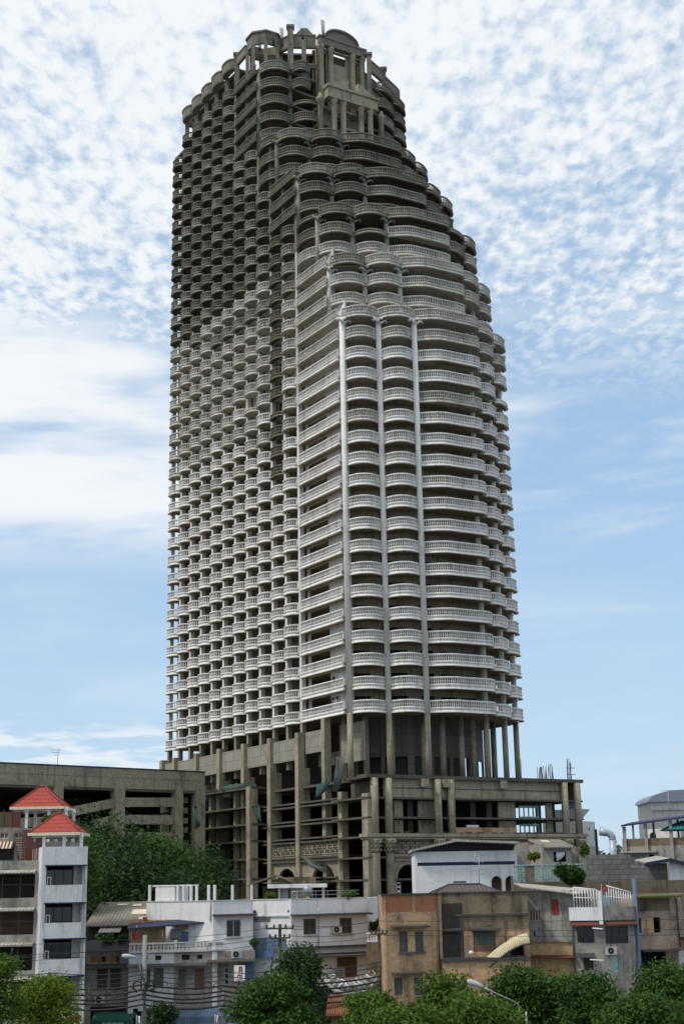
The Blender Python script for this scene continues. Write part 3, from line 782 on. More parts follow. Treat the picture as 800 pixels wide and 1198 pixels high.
# parapet band of the front
mb = MB(); FR.wall(mb, fu(0.0), fu(-34.4), PZ[1] + .02, PZ[0] - .42, (), .4, 0, -.35)
FR.box(mb, fu(OL) - .35, fu(ORR) + .4, PZ[0] - .40, PZ[0] + .12, -2.2, .45, 1)
FR.box(mb, fu(OL - 2.6), fu(-34.4), PZ[1] + 1.3, PZ[1] + 1.42, -.36, -.28, 1)
mb.build('podium_parapet', ['raw', 'rawdark'], tower)
for o_ in (-6.6, -10.3, -21.2):
    mb = MB(); FR.box(mb, fu(o_) - .55, fu(o_) + .55, PZ[0] - 1.55, PZ[0] - .42, -.34, .75); mb.build('parapet_bracket', 'raw', tower)
mb = MB(); FR.box(mb, fu(OL) - .6, fu(ORR) + .5, PZ[3] - .15, PZ[3] + .3, -1.5, .8); FR.box(mb, fu(OL) - .3, fu(ORR) + .3, PZ[3] - .5, PZ[3] - .15, -1.5, .5); mb.build('podium_cornice', 'raw', tower)
# corner pilaster and the coupled columns with leafy capitals
def leafy_column(o_, z0, zc, z1, r=.62):
    q = FR.X(fu(o_), .2)
    mb = MB(); mb.lathe((q[0], q[1], 0), [(r, z0), (r, zc), (r * 1.05, zc + .1), (r * .95, zc + .1)], 16)
    mb.lathe((q[0], q[1], 0), [(r * .92, zc + 2.0), (r * .92, z1)], 16)
    c = mb.build('podium_column', 'raw', tower)
    mb = MB(); mb.lathe((q[0], q[1], 0), [(r * .95, zc + .05), (r * 1.0, zc + .5), (r * 1.05, zc + 1.0), (r * 1.45, zc + 1.75), (r * 1.6, zc + 1.85), (r * 1.6, zc + 2.1)], 12)
    for tier_, (zz, rr, n_) in enumerate(((zc + .2, r * 1.08, 10), (zc + .75, r * 1.18, 10), (zc + 1.3, r * 1.4, 8))):
        for i in range(n_):
            a = 2 * math.pi * (i + .5 * (tier_ % 2)) / n_; x, y = q[0] + rr * math.cos(a), q[1] + rr * math.sin(a); ex, ey = math.cos(a), math.sin(a)
            mb.tube([(x - ex * .05, y - ey * .05, zz), (x + ex * .08, y + ey * .08, zz + .32), (x + ex * .25, y + ey * .25, zz + .42), (x + ex * .26, y + ey * .26, zz + .3)], [.13, .14, .1, .05], 5)
    cc = mb.build('capital', 'raw', c)
for o_ in (2.1, -.3, -9.0, -11.4, -33.2, -35.8): leafy_column(o_, 0, PZ[3] - 2.55, PZ[0] - .42)
for s_ in (SF + .1,):
    mb = MB(); FR.box(mb, -.15, .75, 0, PZ[0] - 2.6, -1.3, .25); mb.build('podium_pilaster', 'raw', tower)
# wall panels and openings between the slabs of the front
for z0, z1 in ((PZ[2], PZ[1] - .4), (PZ[3] + .3, PZ[2] - .4)):
    for o_, wd in ((-8.2, 3.4), (-22.9, 3.2), (-31.2, 1.2), (-3.0, 1.5)): mb = MB(); FR.box(mb, fu(o_) - wd / 2, fu(o_) + wd / 2, z0, z1, -1.6, -1.3); mb.build('podium_wall', 'raw', tower)
    for o_ in (-2.0, -6.0, -13.5, -17.5, -20.6, -25.2, -30.2, -33.0):
        q = FR.X(fu(o_), -2.8); mb = MB(); mb.prism([(q[0] - .4, q[1] - .4), (q[0] + .4, q[1] - .4), (q[0] + .4, q[1] + .4), (q[0] - .4, q[1] + .4)], z0, z1); mb.build('podium_column', 'rawdark', tower)
    wn = MB()
    a, b = fu(-25.8), fu(-29.6)
    FR.wall(wn, a, b, z0 + .1, z1 - .4, [(a + .18 + i * (b - a - .18) / 4, a + (i + 1) * (b - a - .18) / 4, z0 + .35, z1 - .75) for i in range(4)], .15, 0, -2.0)
    wn.build('louvre_frame', 'lattice', tower)
mb = MB(); FR.box(mb, fu(-12.2), fu(-24.0), PZ[3] + .31, PZ[3] + 1.25, -.7, -.5); mb.build('podium_wall', 'orange', tower)
mb = MB(); FR.box(mb, fu(-14.6), fu(-16.8), PZ[3] + 1.27, PZ[3] + 1.62, -.75, -.45); mb.build('podium_block', 'house_white', tower)
# arch, its mouldings, the balustrade over it
AZ = 13.4
mb = MB(); FR.arch(mb, fu(-1.1), fu(-8.1), 0, PZ[3] - .52, fu(-3.7), 1.95, AZ + .2, .5, 0, -.3); mb.build('arch_wall', 'raw', tower)
mb = MB()
for r_ in (2.0, 2.25):
    for i in range(16):
        a, b = math.pi * (1 - i / 16), math.pi * (1 - (i + 1) / 16); u = fu(-3.7)
        mb.hexa([FR.P(u + r_ * math.cos(a), AZ + .2 + r_ * math.sin(a), -.28), FR.P(u + r_ * math.cos(b), AZ + .2 + r_ * math.sin(b), -.28), FR.P(u + r_ * math.cos(b), AZ + .2 + r_ * math.sin(b), -.12), FR.P(u + r_ * math.cos(a), AZ + .2 + r_ * math.sin(a), -.12),
                 FR.P(u + (r_ + .18) * math.cos(a), AZ + .2 + (r_ + .18) * math.sin(a), -.28), FR.P(u + (r_ + .18) * math.cos(b), AZ + .2 + (r_ + .18) * math.sin(b), -.28), FR.P(u + (r_ + .18) * math.cos(b), AZ + .2 + (r_ + .18) * math.sin(b), -.12), FR.P(u + (r_ + .18) * math.cos(a), AZ + .2 + (r_ + .18) * math.sin(a), -.12)])
FR.box(mb, fu(-1.2), fu(-8.0), 16.1, 16.4, -.3, .1); FR.box(mb, fu(-1.2), fu(-8.0), 16.7, 16.85, -.3, .05)
mb.build('arch_moulding', 'raw', tower)
def lattice_band(W_, u0, u1, z0, z1, out, name, mat):
    mb = MB(); W_.box(mb, u0, u1, z0, z0 + .14, out - .2, out); W_.box(mb, u0, u1, z1 - .16, z1, out - .2, out); W_.box(mb, u0, u1, (z0 + z1) / 2 - .05, (z0 + z1) / 2 + .05, out - .17, out - .02)
    n_ = max(2, int((u1 - u0) / .75)); st = (u1 - u0) / n_
    for r_ in range(2):
        a0 = z0 + .14 + r_ * (z1 - z0 - .3) / 2; a1 = a0 + (z1 - z0 - .3) / 2
        for i in range(n_):
            ua_, ub_ = u0 + i * st, u0 + (i + 1) * st
            sg = (i + r_) % 2
            za, zb_ = (a0, a1) if sg else (a1, a0)
            mb.hexa([W_.P(ua_, za - .08, out - .15), W_.P(ub_, zb_ - .08, out - .15), W_.P(ub_, zb_ - .08, out - .04), W_.P(ua_, za - .08, out - .04), W_.P(ua_, za + .08, out - .15), W_.P(ub_, zb_ + .08, out - .15), W_.P(ub_, zb_ + .08, out - .04), W_.P(ua_, za + .08, out - .04)])
            W_.box(mb, ua_ - .05, ua_ + .05, a0, a1, out - .16, out - .03)
    return mb.build(name, mat, tower)
lattice_band(FR, fu(-1.2), fu(-8.0), 17.1, 18.9, -.2, 'pierced_balustrade', 'rawdark')
mb = MB(); FR.box(mb, fu(-1.9), fu(-2.7), AZ - 3.5, AZ - .3, -1.1, -.9)
for i in range(5): FR.box(mb, fu(-1.9) + .12, fu(-2.7) - .12, AZ - 3.3 + i * .62, AZ - 2.95 + i * .62, -.91, -.88, 1)
mb.build('pierced_screen', ['house_white', 'black'], tower)
# lower front beyond the arch
mb = MB(); FR.wall(mb, fu(-12.5), fu(-32), 0, PZ[3] - .52, [(fu(-15), fu(-19), 8, 16), (fu(-22), fu(-29), 8, 16)], .4, 0, -.8); mb.build('podium_wall', 'raw', tower)
mb = MB(); EN = Wall(T(SF, ORR), T(26, ORR)); EN.wall(mb, 1.5, 35, 0, PZ[3] - .5, [(5 + 7 * i, 9 + 7 * i, 8 + d, 12 + d) for i in range(4) for d in (0, )], .4, 0, -.8); mb.build('podium_wall', 'raw', tower)
for z0, z1 in ((PZ[1], PZ[0] - .4),):
    mb = MB(); EN.box(mb, .5, 35, z0, z1, -.6, -.2); mb.build('podium_parapet', 'raw', tower)
mb = MB(); mb.prism([T(-1, -9), T(-1, -28.5), T(20, -29.5), T(20, -9)], 0, PZ[1] - .4); mb.build('podium_core', 'near_black', tower)
mb = MB(); mb.prism([T(20.5, -10), T(20.5, -29), T(66, -29), T(66, -4), T(48, -4), T(44, -10)], 0, zf(0) - 2); mb.build('podium_core', 'near_black', tower)
# inner columns and the panelled wall under the tower
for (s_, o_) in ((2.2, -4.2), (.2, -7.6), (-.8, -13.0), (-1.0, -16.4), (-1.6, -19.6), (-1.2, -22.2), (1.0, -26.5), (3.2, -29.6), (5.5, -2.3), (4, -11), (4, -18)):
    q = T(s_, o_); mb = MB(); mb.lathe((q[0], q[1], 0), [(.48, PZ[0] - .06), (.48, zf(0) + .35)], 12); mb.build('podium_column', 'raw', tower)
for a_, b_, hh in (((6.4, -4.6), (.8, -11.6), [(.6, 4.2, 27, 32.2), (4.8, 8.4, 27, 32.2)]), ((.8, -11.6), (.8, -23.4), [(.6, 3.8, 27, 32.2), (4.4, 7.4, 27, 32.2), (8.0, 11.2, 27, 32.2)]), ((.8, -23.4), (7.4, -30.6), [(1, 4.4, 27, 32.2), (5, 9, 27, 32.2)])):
    UW = Wall(T(*a_), T(*b_)); mb = MB(); UW.wall(mb, 0, UW.L, PZ[0] - .05, zf(0) + .3, hh, .3); mb.build('panelled_wall', 'form_shade', tower)
# long side: big pilasters, panelled band, slabs, lattice and arches near the corner
PS = [13.7, 23.1, 32.5, 41.9, 51.3, 60.7, 66.4]
for s_ in PS:
    mb = MB(); LFT.box(mb, lu(s_) - .55, lu(s_) + .55, 0, 36.6, -.65, .55); LFT.box(mb, lu(s_) + .2, lu(s_) + .52, 0, 31, -1.6, -.65); mb.build('podium_pilaster', 'raw', tower)
for a, b in zip(PS[:-1], PS[1:]):
    mb = MB(); LFT.box(mb, lu(b) + .56, lu(a) - .56, 32.4, 35.9, -.5, -.1); mb.build('panelled_band', 'form', tower)
mb = MB(); LFT.box(mb, lu(13.1), lu(7.2), 33.2, 36.6, -1.2, -.8); LFT.box(mb, lu(13.1), lu(-.5), 31.2, 33.2, -3.6, -3.2); LFT.box(mb, lu(6.5), lu(-.5), 33.2, 37.2, -3.6, -3.2); mb.build('panelled_band', 'form', tower)
q = T(6.8, .2); mb = MB(); mb.prism([T(6.3, -.3), T(7.3, -.3), T(7.3, .9), T(6.3, .9)], 13, zf(0)); mb.build('podium_column', 'raw', tower)
mb = MB(); LFT.box(mb, lu(.5), lu(-.7), 0, 26.4, -.1, 1.0); mb.build('podium_pilaster', 'raw', tower)
mb = MB(); LFT.box(mb, lu(-1.0), lu(-8.4), 25.0, 27.6, -.9, -.5); mb.build('podium_parapet', 'rawdark', tower)
# lower block standing out on the far part of the long side
LB = Wall(T(50, 3.6), T(25.2, 3.6)); lb = lambda s: 50 - s
for z in PZ[:7]:
    mb = MB(); LB.box(mb, 0, LB.L, z + .38, z + .68, -2.4, .2); mb.build('podium_slab', 'rawdark', tower)
mb = MB(); LB.box(mb, lb(26.6), lb(25.3), 0, 28.9, -1.0, .5); mb.build('podium_pilaster', 'raw', tower)
for s_ in (34.5, 44):
    mb = MB(); LB.box(mb, lb(s_) - .4, lb(s_) + .4, 0, 28.6, -2.2, -1.4); mb.build('podium_column', 'raw', tower)
# lattice balustrades and arches between the pilasters near the corner
for a, b in ((13.1, .6), (22.5, 14.3)):
    lattice_band(LFT, lu(a) + .05, lu(b) - .05, 17.5, 19.5, .1, 'pierced_balustrade', 'raw')
    mb = MB(); uc = (lu(a) + lu(b)) / 2; LFT.arch(mb, lu(a), lu(b), 0, 17.2, uc, min(3.9, (lu(b) - lu(a)) / 2 - .7), 12.2, .5, 0, -.05)
    LFT.box(mb, lu(a), lu(b), 17.0, 17.35, -.5, .25); LFT.box(mb, lu(a), lu(b), 16.4, 16.6, -.5, .15); mb.build('arch_wall', 'raw', tower)
# debris netting and rubble left on the building
def sheet(name, pts, mat, label, wave=.25):
    """hanging cloth through two rows of points"""
    mb = MB(); n_ = len(pts); m_ = 6
    for i, (a, b) in enumerate(pts):
        for j in range(m_ + 1):
            p = Vector(a).lerp(Vector(b), j / m_); p += Vector((random.uniform(-wave, wave), random.uniform(-wave, wave), random.uniform(-wave, wave))); mb.v.append(tuple(p))
    k = 0
    for i in range(n_ - 1):
        for j in range(m_):
            p = i * (m_ + 1) + j; mb.face((p, p + 1, p + m_ + 2, p + m_ + 1), 0, True)
    o = mb.build(name, mat, None, tuple(Vector(pts[0][0]))); sol = o.modifiers.new('th', 'SOLIDIFY'); sol.thickness = .06
    return tag(o, label, 'netting', 'torn netting on the podium')
Yn = 243
sheet('debris_netting', [(at(283, 916, Yn), at(300, 919, Yn)), (at(291, 933, Yn - 4), at(299, 931, Yn - 4)), (at(297, 948, Yn - 6), at(303, 947, Yn - 6)), (at(305, 962, Yn - 8), at(307, 961, Yn - 8))], 'netting', 'green netting streamer hanging off the floor edge beside the yellowish pillar')
sheet('debris_netting', [(at(262, 920, 250), at(285, 916, 244)), (at(262, 927, 249), at(285, 924, 243))], 'netting', 'green netting heaped along the upper floor edge by the long panelled band')
sheet('debris_netting', [(at(372, 917, 216), at(388, 910, 216)), (at(371, 928, 215.6), at(380, 926, 215.6)), (at(368, 934, 215.4), at(372, 934, 215.4))], 'netting', 'green netting scrap hanging under the podium roof edge by the corner')
sheet('debris_netting', [(at(393.5, 886, 213), at(396, 886, 213)), (at(389, 907, 212.6), at(401, 905, 212.6)), (at(388, 925, 212.4), at(394, 926, 212.4))], 'netting_grey', 'grey pointed netting draped like a tent over the podium corner')
sheet('debris_netting', [(at(354, 1003, 222), at(358, 1002, 222)), (at(362, 1014, 220), at(368, 1008, 220)), (at(382, 1020, 217), at(381, 1016, 217))], 'netting_grey', 'dark netting sagging across the big arch')
sheet('debris_netting', [(at(226, 945, 226), at(229, 944, 226)), (at(228, 960, 225), at(233, 960, 225)), (at(230, 972, 225), at(236, 964, 225))], 'netting', 'dark netting rag caught on the end pillar of the parking building')
rg = random.Random(3); mb = MB()
for i in range(60):
    f_ = rg.random(); p = Vector(T3(26 + 22 * f_, 3.6 + rg.uniform(-1.5, .2), PZ[0] + .75)); s_ = rg.uniform(.15, .45)
    mb.box(p.x - s_, p.x + s_, p.y - s_, p.y + s_, p.z, p.z + s_ * rg.uniform(.4, 1.2))
for i in range(70):
    p = Vector(FR.P(rg.uniform(2, 39), PZ[3] + .3, rg.uniform(-.9, .5))); s_ = rg.uniform(.1, .35)
    mb.box(p.x - s_, p.x + s_, p.y - s_, p.y + s_, p.z, p.z + s_ * rg.uniform(.4, 1.4))
tag(mb.build('rubble', 'rawdark', None), kind='stuff', label='concrete rubble strewn along the podium ledges')
# starter bars on the podium roof
for (o_, n_, hh) in ((-29.8, 12, 2.2), (-35.2, 6, 3.6), (-25.5, 2, 3.4), (-31.6, 5, 2.6)):
    mb = MB()
    for i in range(n_):
        a = Vector(FR.P(fu(o_) + i * .18 - n_ * .09, PZ[0] + .05, -.6)); mb.tube([a, a + Vector((rg.uniform(-.25, .25), rg.uniform(-.2, .2), hh * rg.uniform(.7, 1)))], .045, 4)
    if o_ == -35.2:
        for z in (1.0, 2.0): mb.tube([FR.P(fu(o_) - .7, PZ[0] + z, -.6), FR.P(fu(o_) + 1.2, PZ[0] + z, -.6)], .045, 4)
    mb.build('rebar', 'frame_dark', tower)

# ------------------------------------------------------------------ parking building on the left
gA, gB = at(-40, 889.6, 10), None
v0, v1 = ray(0, 892), ray(240, 903)
tz = 31.7 - EYE
g0 = v0 * (tz / v0.z); g1 = v1 * (tz / v1.z)
dg = (g1 - g0).normalized(); g00 = g0 - dg * 30
G = Wall((g00.x, g00.y), (g1.x, g1.y))
park = thing('parking_building', (g1.x, g1.y, 0), 'long stained concrete parking building with ramps, left of the tower', 'building')
mb = MB(); G.box(mb, 0, G.L, 28.5, 31.6, -.5, 0); G.box(mb, 0, G.L + .05, 31.6, 31.78, -.6, .12, 1); G.box(mb, 0, G.L, 30.2, 30.3, 0, .06, 0); mb.build('parapet', ['raw', 'navy'], park)
mb = MB(); G.box(mb, 0, G.L, 28.1, 28.5, -34, -.05); mb.build('roof', 'rawdark', park)
for z in (7.5, 11, 14.6): 
    mb = MB(); G.box(mb, 0, G.L, z - .4, z, -34, -.2); mb.build('floor_slab', 'rawdark', park)
def gp(px, py): return G.hit(px, py)
for x0, x1 in ((63, 74), (134, 146), (205, 214), (229, 242)):
    a, b = gp(x0, 930)[0], gp(x1, 930)[0]; mb = MB(); G.box(mb, a, min(b, G.L - .02), 0, 29.4, -1.2, .18); mb.build('pillar', 'raw', park)
for u in (3, 13, 23):
    mb = MB(); G.box(mb, u, u + 1.6, 0, 29.4, -1.2, .18); mb.build('pillar', 'raw', park)
for z in (25.2, 22, 18.6, 15): mb = MB(); G.box(mb, 0, gp(1, 960)[0], z - 1.3, z, -.65, -.35); mb.build('ramp_parapet', 'raw', park)
def ramp(x0, y0, x1, y1, hgt=1.45, out=-.35, name='ramp_parapet'):
    (ua_, za), (ub_, zb_) = gp(x0, y0), gp(x1, y1); mb = MB()
    mb.hexa([G.P(ua_, za - hgt, out - .3), G.P(ub_, zb_ - hgt, out - .3), G.P(ub_, zb_ - hgt, out), G.P(ua_, za - hgt, out), G.P(ua_, za, out - .3), G.P(ub_, zb_, out - .3), G.P(ub_, zb_, out), G.P(ua_, za, out)])
    mb.hexa([G.P(ua_, za - hgt + .1, out - 15), G.P(ub_, zb_ - hgt + .1, out - 15), G.P(ub_, zb_ - hgt + .1, out - .31), G.P(ua_, za - hgt + .1, out - .31), G.P(ua_, za - hgt + .4, out - 15), G.P(ub_, zb_ - hgt + .4, out - 15), G.P(ub_, zb_ - hgt + .4, out - .31), G.P(ua_, za - hgt + .4, out - .31)], 0)
    mb.build(name, 'raw', park)
ramp(60, 949, 134, 934); ramp(146, 933, 205, 933); ramp(112, 959, 134, 953.5); ramp(146, 953, 205, 954); ramp(90, 985, 134, 974); ramp(146, 973, 205, 974)
for y in (920, 933, 945, 957, 968): ramp(214, y, 229, y - 1, .9, -2.2)
ramp(0, 958, 63, 955); ramp(0, 980, 63, 978)
mb = MB(); G.box(mb, 0, G.L, 0, 28.1, -34.3, -33.9); mb.build('rear_wall', 'near_black', park)
mb = MB(); G.box(mb, G.L - .3, G.L, 0, 28.5, -10, -3); G.box(mb, G.L - .3, G.L, 0, 28.05, -33.8, -13); G.box(mb, G.L - 24, G.L - 12, 0, 28, -20, -16); mb.build('side_wall', 'rawdark', park)
q = at(68, 884, 225); mb = MB(); mb.tube([q + Vector((0, 0, -2.2)), q + Vector((0, 0, 1.0))], .05, 5)
for z, l in ((.9, 1.2), (.5, .9), (.1, .6)): mb.tube([q + Vector((-l, 0, z)), q + Vector((l * .4, 0, z))], .035, 4)
tag(mb.build('roof_antenna', 'steel', None, tuple(q)), 'thin television aerial on the roof of the parking building', 'antenna')

# ------------------------------------------------------------------ the houses in front
def WL(px0, Y0, px1, Y1): a, b = at(px0, 1038, Y0), at(px1, 1038, Y1); return Wall((a.x, a.y), (b.x, b.y))
def pt(mb, name, mat, parent, label=None):
    o = mb.build(name, mat, parent)
    if label: o['label'] = label
    return o
def P1(name, mat, parent, fn): mb = MB(); fn(mb); return mb.build(name, mat, parent)
def wbox(W_, rect, o0, o1, name, mat, parent):
    u0, u1, z0, z1 = W_.rect(*rect); mb = MB(); W_.box(mb, u0, u1, z0, z1, o0, o1); return mb.build(name, mat, parent)
def window(root, W_, r, nx=2, ny=1, fm='frame_dark', pm='glass', rec=.1, name='window', bar=.06, panes=None):
    """frame with bars, the glass a sub-part; r = (u0, u1, z0, z1)"""
    u0, u1, z0, z1 = r; mb = MB(); g = .004
    u0 += g; u1 -= g; z0 += g; z1 -= g
    W_.box(mb, u0, u1, z0, z0 + bar, -rec - .08, -rec + .02); W_.box(mb, u0, u1, z1 - bar, z1, -rec - .08, -rec + .02)
    for i in range(nx + 1):
        c = u0 + (u1 - u0 - bar) * i / nx; W_.box(mb, c, c + bar, z0 + bar, z1 - bar, -rec - .08, -rec + .02)
    for j in range(1, ny):
        c = z0 + (z1 - z0) * j / ny
        for i in range(nx):
            a = u0 + (u1 - u0 - bar) * i / nx + bar; b = u0 + (u1 - u0 - bar) * (i + 1) / nx; W_.box(mb, a, b, c - bar / 2, c + bar / 2, -rec - .07, -rec + .01)
    f = mb.build(name, fm, root)
    mb = MB(); W_.box(mb, u0 + bar * .5, u1 - bar * .5, z0 + bar * .5, z1 - bar * .5, -rec - .05, -rec - .03); mb.build('pane', pm, f)
    return f
def shutters(root, W_, r, n=2, mat='shutter', rec=.06):
    u0, u1, z0, z1 = r
    for i in range(n):
        a, b = u0 + (u1 - u0) * i / n + .01, u0 + (u1 - u0) * (i + 1) / n - .01; mb = MB()
        W_.box(mb, a, b, z0 + .01, z1 - .01, -rec - .05, -rec)
        W_.box(mb, a, a + .07, z0 + .01, z1 - .01, -rec, -rec + .025); W_.box(mb, b - .07, b, z0 + .01, z1 - .01, -rec, -rec + .025)
        zz = z0 + .1
        while zz < z1 - .12:
            mb.hexa([W_.P(a + .08, zz, -rec - .0), W_.P(b - .08, zz, -rec), W_.P(b - .08, zz + .02, -rec + .03), W_.P(a + .08, zz + .02, -rec + .03), W_.P(a + .08, zz + .07, -rec), W_.P(b - .08, zz + .07, -rec), W_.P(b - .08, zz + .075, -rec + .012), W_.P(a + .08, zz + .075, -rec + .012)])
            zz += .11
        mb.build('shutter', mat, root)
def canopy(root, W_, u0, u1, z, out, th=.12, drop=.3, name='ledge', mat='ledge'):
    mb = MB()
    mb.hexa([W_.P(u0, z - th, .0), W_.P(u1, z - th, .0), W_.P(u1, z - th - drop, out), W_.P(u0, z - th - drop, out), W_.P(u0, z, .0), W_.P(u1, z, .0), W_.P(u1, z - drop, out), W_.P(u0, z - drop, out)])
    return mb.build(name, mat, root)
def body(root, W_, u0, u1, z0, z1, holes, depth, mat, th=.22, roof='rawdark', rz=None, name='wall'):
    """front wall with openings, returns, back and a flat roof deck"""
    mb = MB(); W_.wall(mb, u0, u1, z0, z1, holes, th)
    W_.box(mb, u0, u0 + th, z0, z1, -depth, -th - .002); W_.box(mb, u1 - th, u1, z0, z1, -depth, -th - .002); W_.box(mb, u0 + th, u1 - th, z0, z1, -depth, -depth + th)
    o = mb.build(name, mat, root)
    rz = rz if rz is not None else z1 - .8
    mb = MB(); W_.box(mb, u0 + th + .003, u1 - th - .003, rz - .2, rz, -depth + th + .003, -th - .003); mb.build('roof', roof, root)
    return o
def floors(root, W_, u0, u1, zs, depth, mat='near_black', inset=.3):
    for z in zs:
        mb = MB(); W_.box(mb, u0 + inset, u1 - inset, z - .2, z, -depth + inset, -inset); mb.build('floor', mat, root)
def aircon(W_, px, py, out, label, w_=.85, h_=.6):
    u, z = W_.hit(px, py); r = thing('air_conditioner', W_.P(u, z, out), label, 'air conditioner', 'air conditioner units on the old houses')
    mb = MB(); W_.box(mb, u, u + w_, z, z + h_, out, out + .32); mb.build('casing', 'frame_pale', r)
    mb = MB(); c = Vector(W_.P(u + w_ * .4, z + h_ / 2, out + .322)); n_ = Vector((*W_.n, 0)); t_ = Vector((*W_.u, 0)); k = []
    for rr in (.08, .24):
        for i in range(16):
            a = 2 * math.pi * i / 16; k.append(tuple(c + t_ * (rr * math.cos(a)) + Vector((0, 0, rr * math.sin(a))) + n_ * .012))
    b0 = mb.add(k)
    for i in range(16): mb.face((b0 + i, b0 + (i + 1) % 16, b0 + 16 + (i + 1) % 16, b0 + 16 + i))
    for zz in (-.15, 0, .15): W_.box(mb, u + w_ * .4 - .22, u + w_ * .4 + .22, z + h_ / 2 + zz - .012, z + h_ / 2 + zz + .012, out + .325, out + .34)
    mb.build('fan_grille', 'black', r)
    mb = MB(); W_.box(mb, u + .08, u + .13, z - .06, z, .0, out + .33); W_.box(mb, u + w_ - .13, u + w_ - .08, z - .06, z, .0, out + .33); mb.build('bracket', 'rust', r)
    return r
def hip_roof(root, c, wx, wy, z0, h, ridge=.3, mat='tile'):
    """tiled hip roof with ridge caps; c = plan centre"""
    mb = MB(); x, y = c
    k = mb.add([(x - wx, y - wy, z0), (x + wx, y - wy, z0), (x + wx, y + wy, z0), (x - wx, y + wy, z0), (x - ridge, y, z0 + h), (x + ridge, y, z0 + h),
                (x - wx, y - wy, z0 - .12), (x + wx, y - wy, z0 - .12), (x + wx, y + wy, z0 - .12), (x - wx, y + wy, z0 - .12)])
    for f in ((0, 1, 5, 4), (1, 2, 5), (2, 3, 4, 5), (3, 0, 4), (6, 7, 1, 0), (7, 8, 2, 1), (8, 9, 3, 2), (9, 6, 0, 3), (9, 8, 7, 6)): mb.face([k + i for i in f])
    r = mb.build('roof', mat, root)
    mb = MB()
    for e, p in (((x - wx, y - wy), -1), ((x + wx, y - wy), 1), ((x + wx, y + wy), 1), ((x - wx, y + wy), -1)): mb.tube([(e[0], e[1], z0 + .02), (x + p * ridge, y, z0 + h + .02)], .07, 5)
    mb.tube([(x - ridge, y, z0 + h + .04), (x + ridge, y, z0 + h + .04)], .09, 5)
    mb.build('ridge_cap', 'tile_ridge' if mat == 'tile' else 'slate', r)
    mb = MB(); mb.box(x - wx - .02, x + wx + .02, y - wy - .05, y - wy - .01, z0 - .2, z0 + .02); mb.box(x + wx + .01, x + wx + .05, y - wy, y + wy, z0 - .2, z0 + .02); mb.build('fascia', 'fascia', root)
    return r

# --- grey block of flats with deep dark loggias, far left
W_ = WL(-40, 112, 48, 112); u_ = W_.L

h1 = thing('apartment_block', W_.P(u_ / 2, 0, -4), 'grey brown block with dark screened loggias at the left edge', 'building')
rows = [(1024, 1050), (1068, 1093), (1109, 1135), (1150, 1176)]
hs = []
for a, b in rows:
    _, _, z0, z1 = W_.rect(-39, a, 45, b); hs.append((.4, u_ - .45, z0, z1))
ztop = W_.hit(20, 1007)[1]
body(h1, W_, 0, u_, 0, ztop, hs, 9, 'house_stain', rz=ztop - .05)
floors(h1, W_, 0, u_, [h[2] - .05 for h in hs], 9)
for i, h in enumerate(hs):
    mb = MB()
    for x in (1, 22): c = W_.hit(x, 1080)[0]; W_.box(mb, c - .03, c + .03, h[2], h[3], -.2, -.14)
    W_.box(mb, .4, u_ - .45, h[2] + .95, h[2] + 1.0, -.2, -.14); mb.build('screen_bar', 'frame_dark', h1)
    canopy(h1, W_, 0, u_ - .4, h[3] + .32, .55, .07, .18, 'awning', 'corrug_pale')
    mb = MB(); W_.box(mb, .4, u_ - .45, h[2], h[3], -2.2, -2.1); mb.build('inner_wall', 'shutter_brown' if i % 2 else 'near_black', h1)
# screens and penthouse on its roof
PW = WL(-40, 116, 28, 116); zr = ztop
pent = thing('roof_hut', PW.P(PW.L * .7, zr, -1), 'small roof hut with tiny windows, a striped awning and a stair on the grey block', 'hut')
zt = PW.hit(10, 969)[1]; wn = [PW.rect(0.5, 974, 10, 981), PW.rect(17, 974, 27, 981), PW.rect(-20, 992, 16.5, 1006)]
body(pent, PW, 0, PW.L, zr - .02, zt, wn, 3, 'house_stain', rz=zt - .05)
for r in wn[:2]: window(pent, PW, r, 2, 1, 'fascia')
u0, u1, z0, z1 = PW.rect(-20, 985, 17, 993); mb = MB(); n_ = 18
for i in range(n_):
    a, b = u0 + (u1 - u0) * i / n_, u0 + (u1 - u0) * (i + 1) / n_
    mb.hexa([PW.P(a, z1 - .03, .01), PW.P(b, z1 - .03, .01), PW.P(b, z0, .7), PW.P(a, z0, .7), PW.P(a, z1, .01), PW.P(b, z1, .01), PW.P(b, z0 + .03, .7), PW.P(a, z0 + .03, .7)], i % 2)
mb.build('striped_awning', ['fascia', 'maroon'], pent)
a, b = PW.hit(17, 976), PW.hit(30, 1006.5); mb = MB()
for off in (0, .75):
    mb.tube([PW.P(a[0] + off, a[1], .35), PW.P(b[0] + off, zr + .02, 2.2)], .05, 5)
for i in range(1, 11):
    f = i / 11; p = Vector(PW.P(a[0], a[1], .35)).lerp(Vector(PW.P(b[0], zr, 2.2)), f); q = p + Vector((*W_.u, 0)) * .75; mb.tube([p, q], .04, 4)
mb.build('stair', 'wood_pole', pent)
SC = WL(-8, 114.2, 21, 114.2)
sc1 = thing('roof_screen', SC.P(SC.L / 2, zt, 0), 'brown and red privacy screen on the roof hut', 'screen', 'privacy screens on the roof')
zt2 = SC.hit(10, 950)[1]; mb = MB()
for i in range(3): mb2 = MB(); a, b = SC.L * i / 3 + .03, SC.L * (i + 1) / 3 - .03; SC.box(mb2, a, b, zt - .02, zt2, -.03, .03); mb2.build('panel', ['brownscreen', 'brownscreen', 'redscreen'][i], sc1)
for i in range(4): SC.box(mb, SC.L * i / 3 - .035, SC.L * i / 3 + .035, zt - .04, zt2 + .15, -.06, .06)
mb.build('frame', 'frame_dark', sc1)
SC = WL(24, 112.5, 49, 112.5)
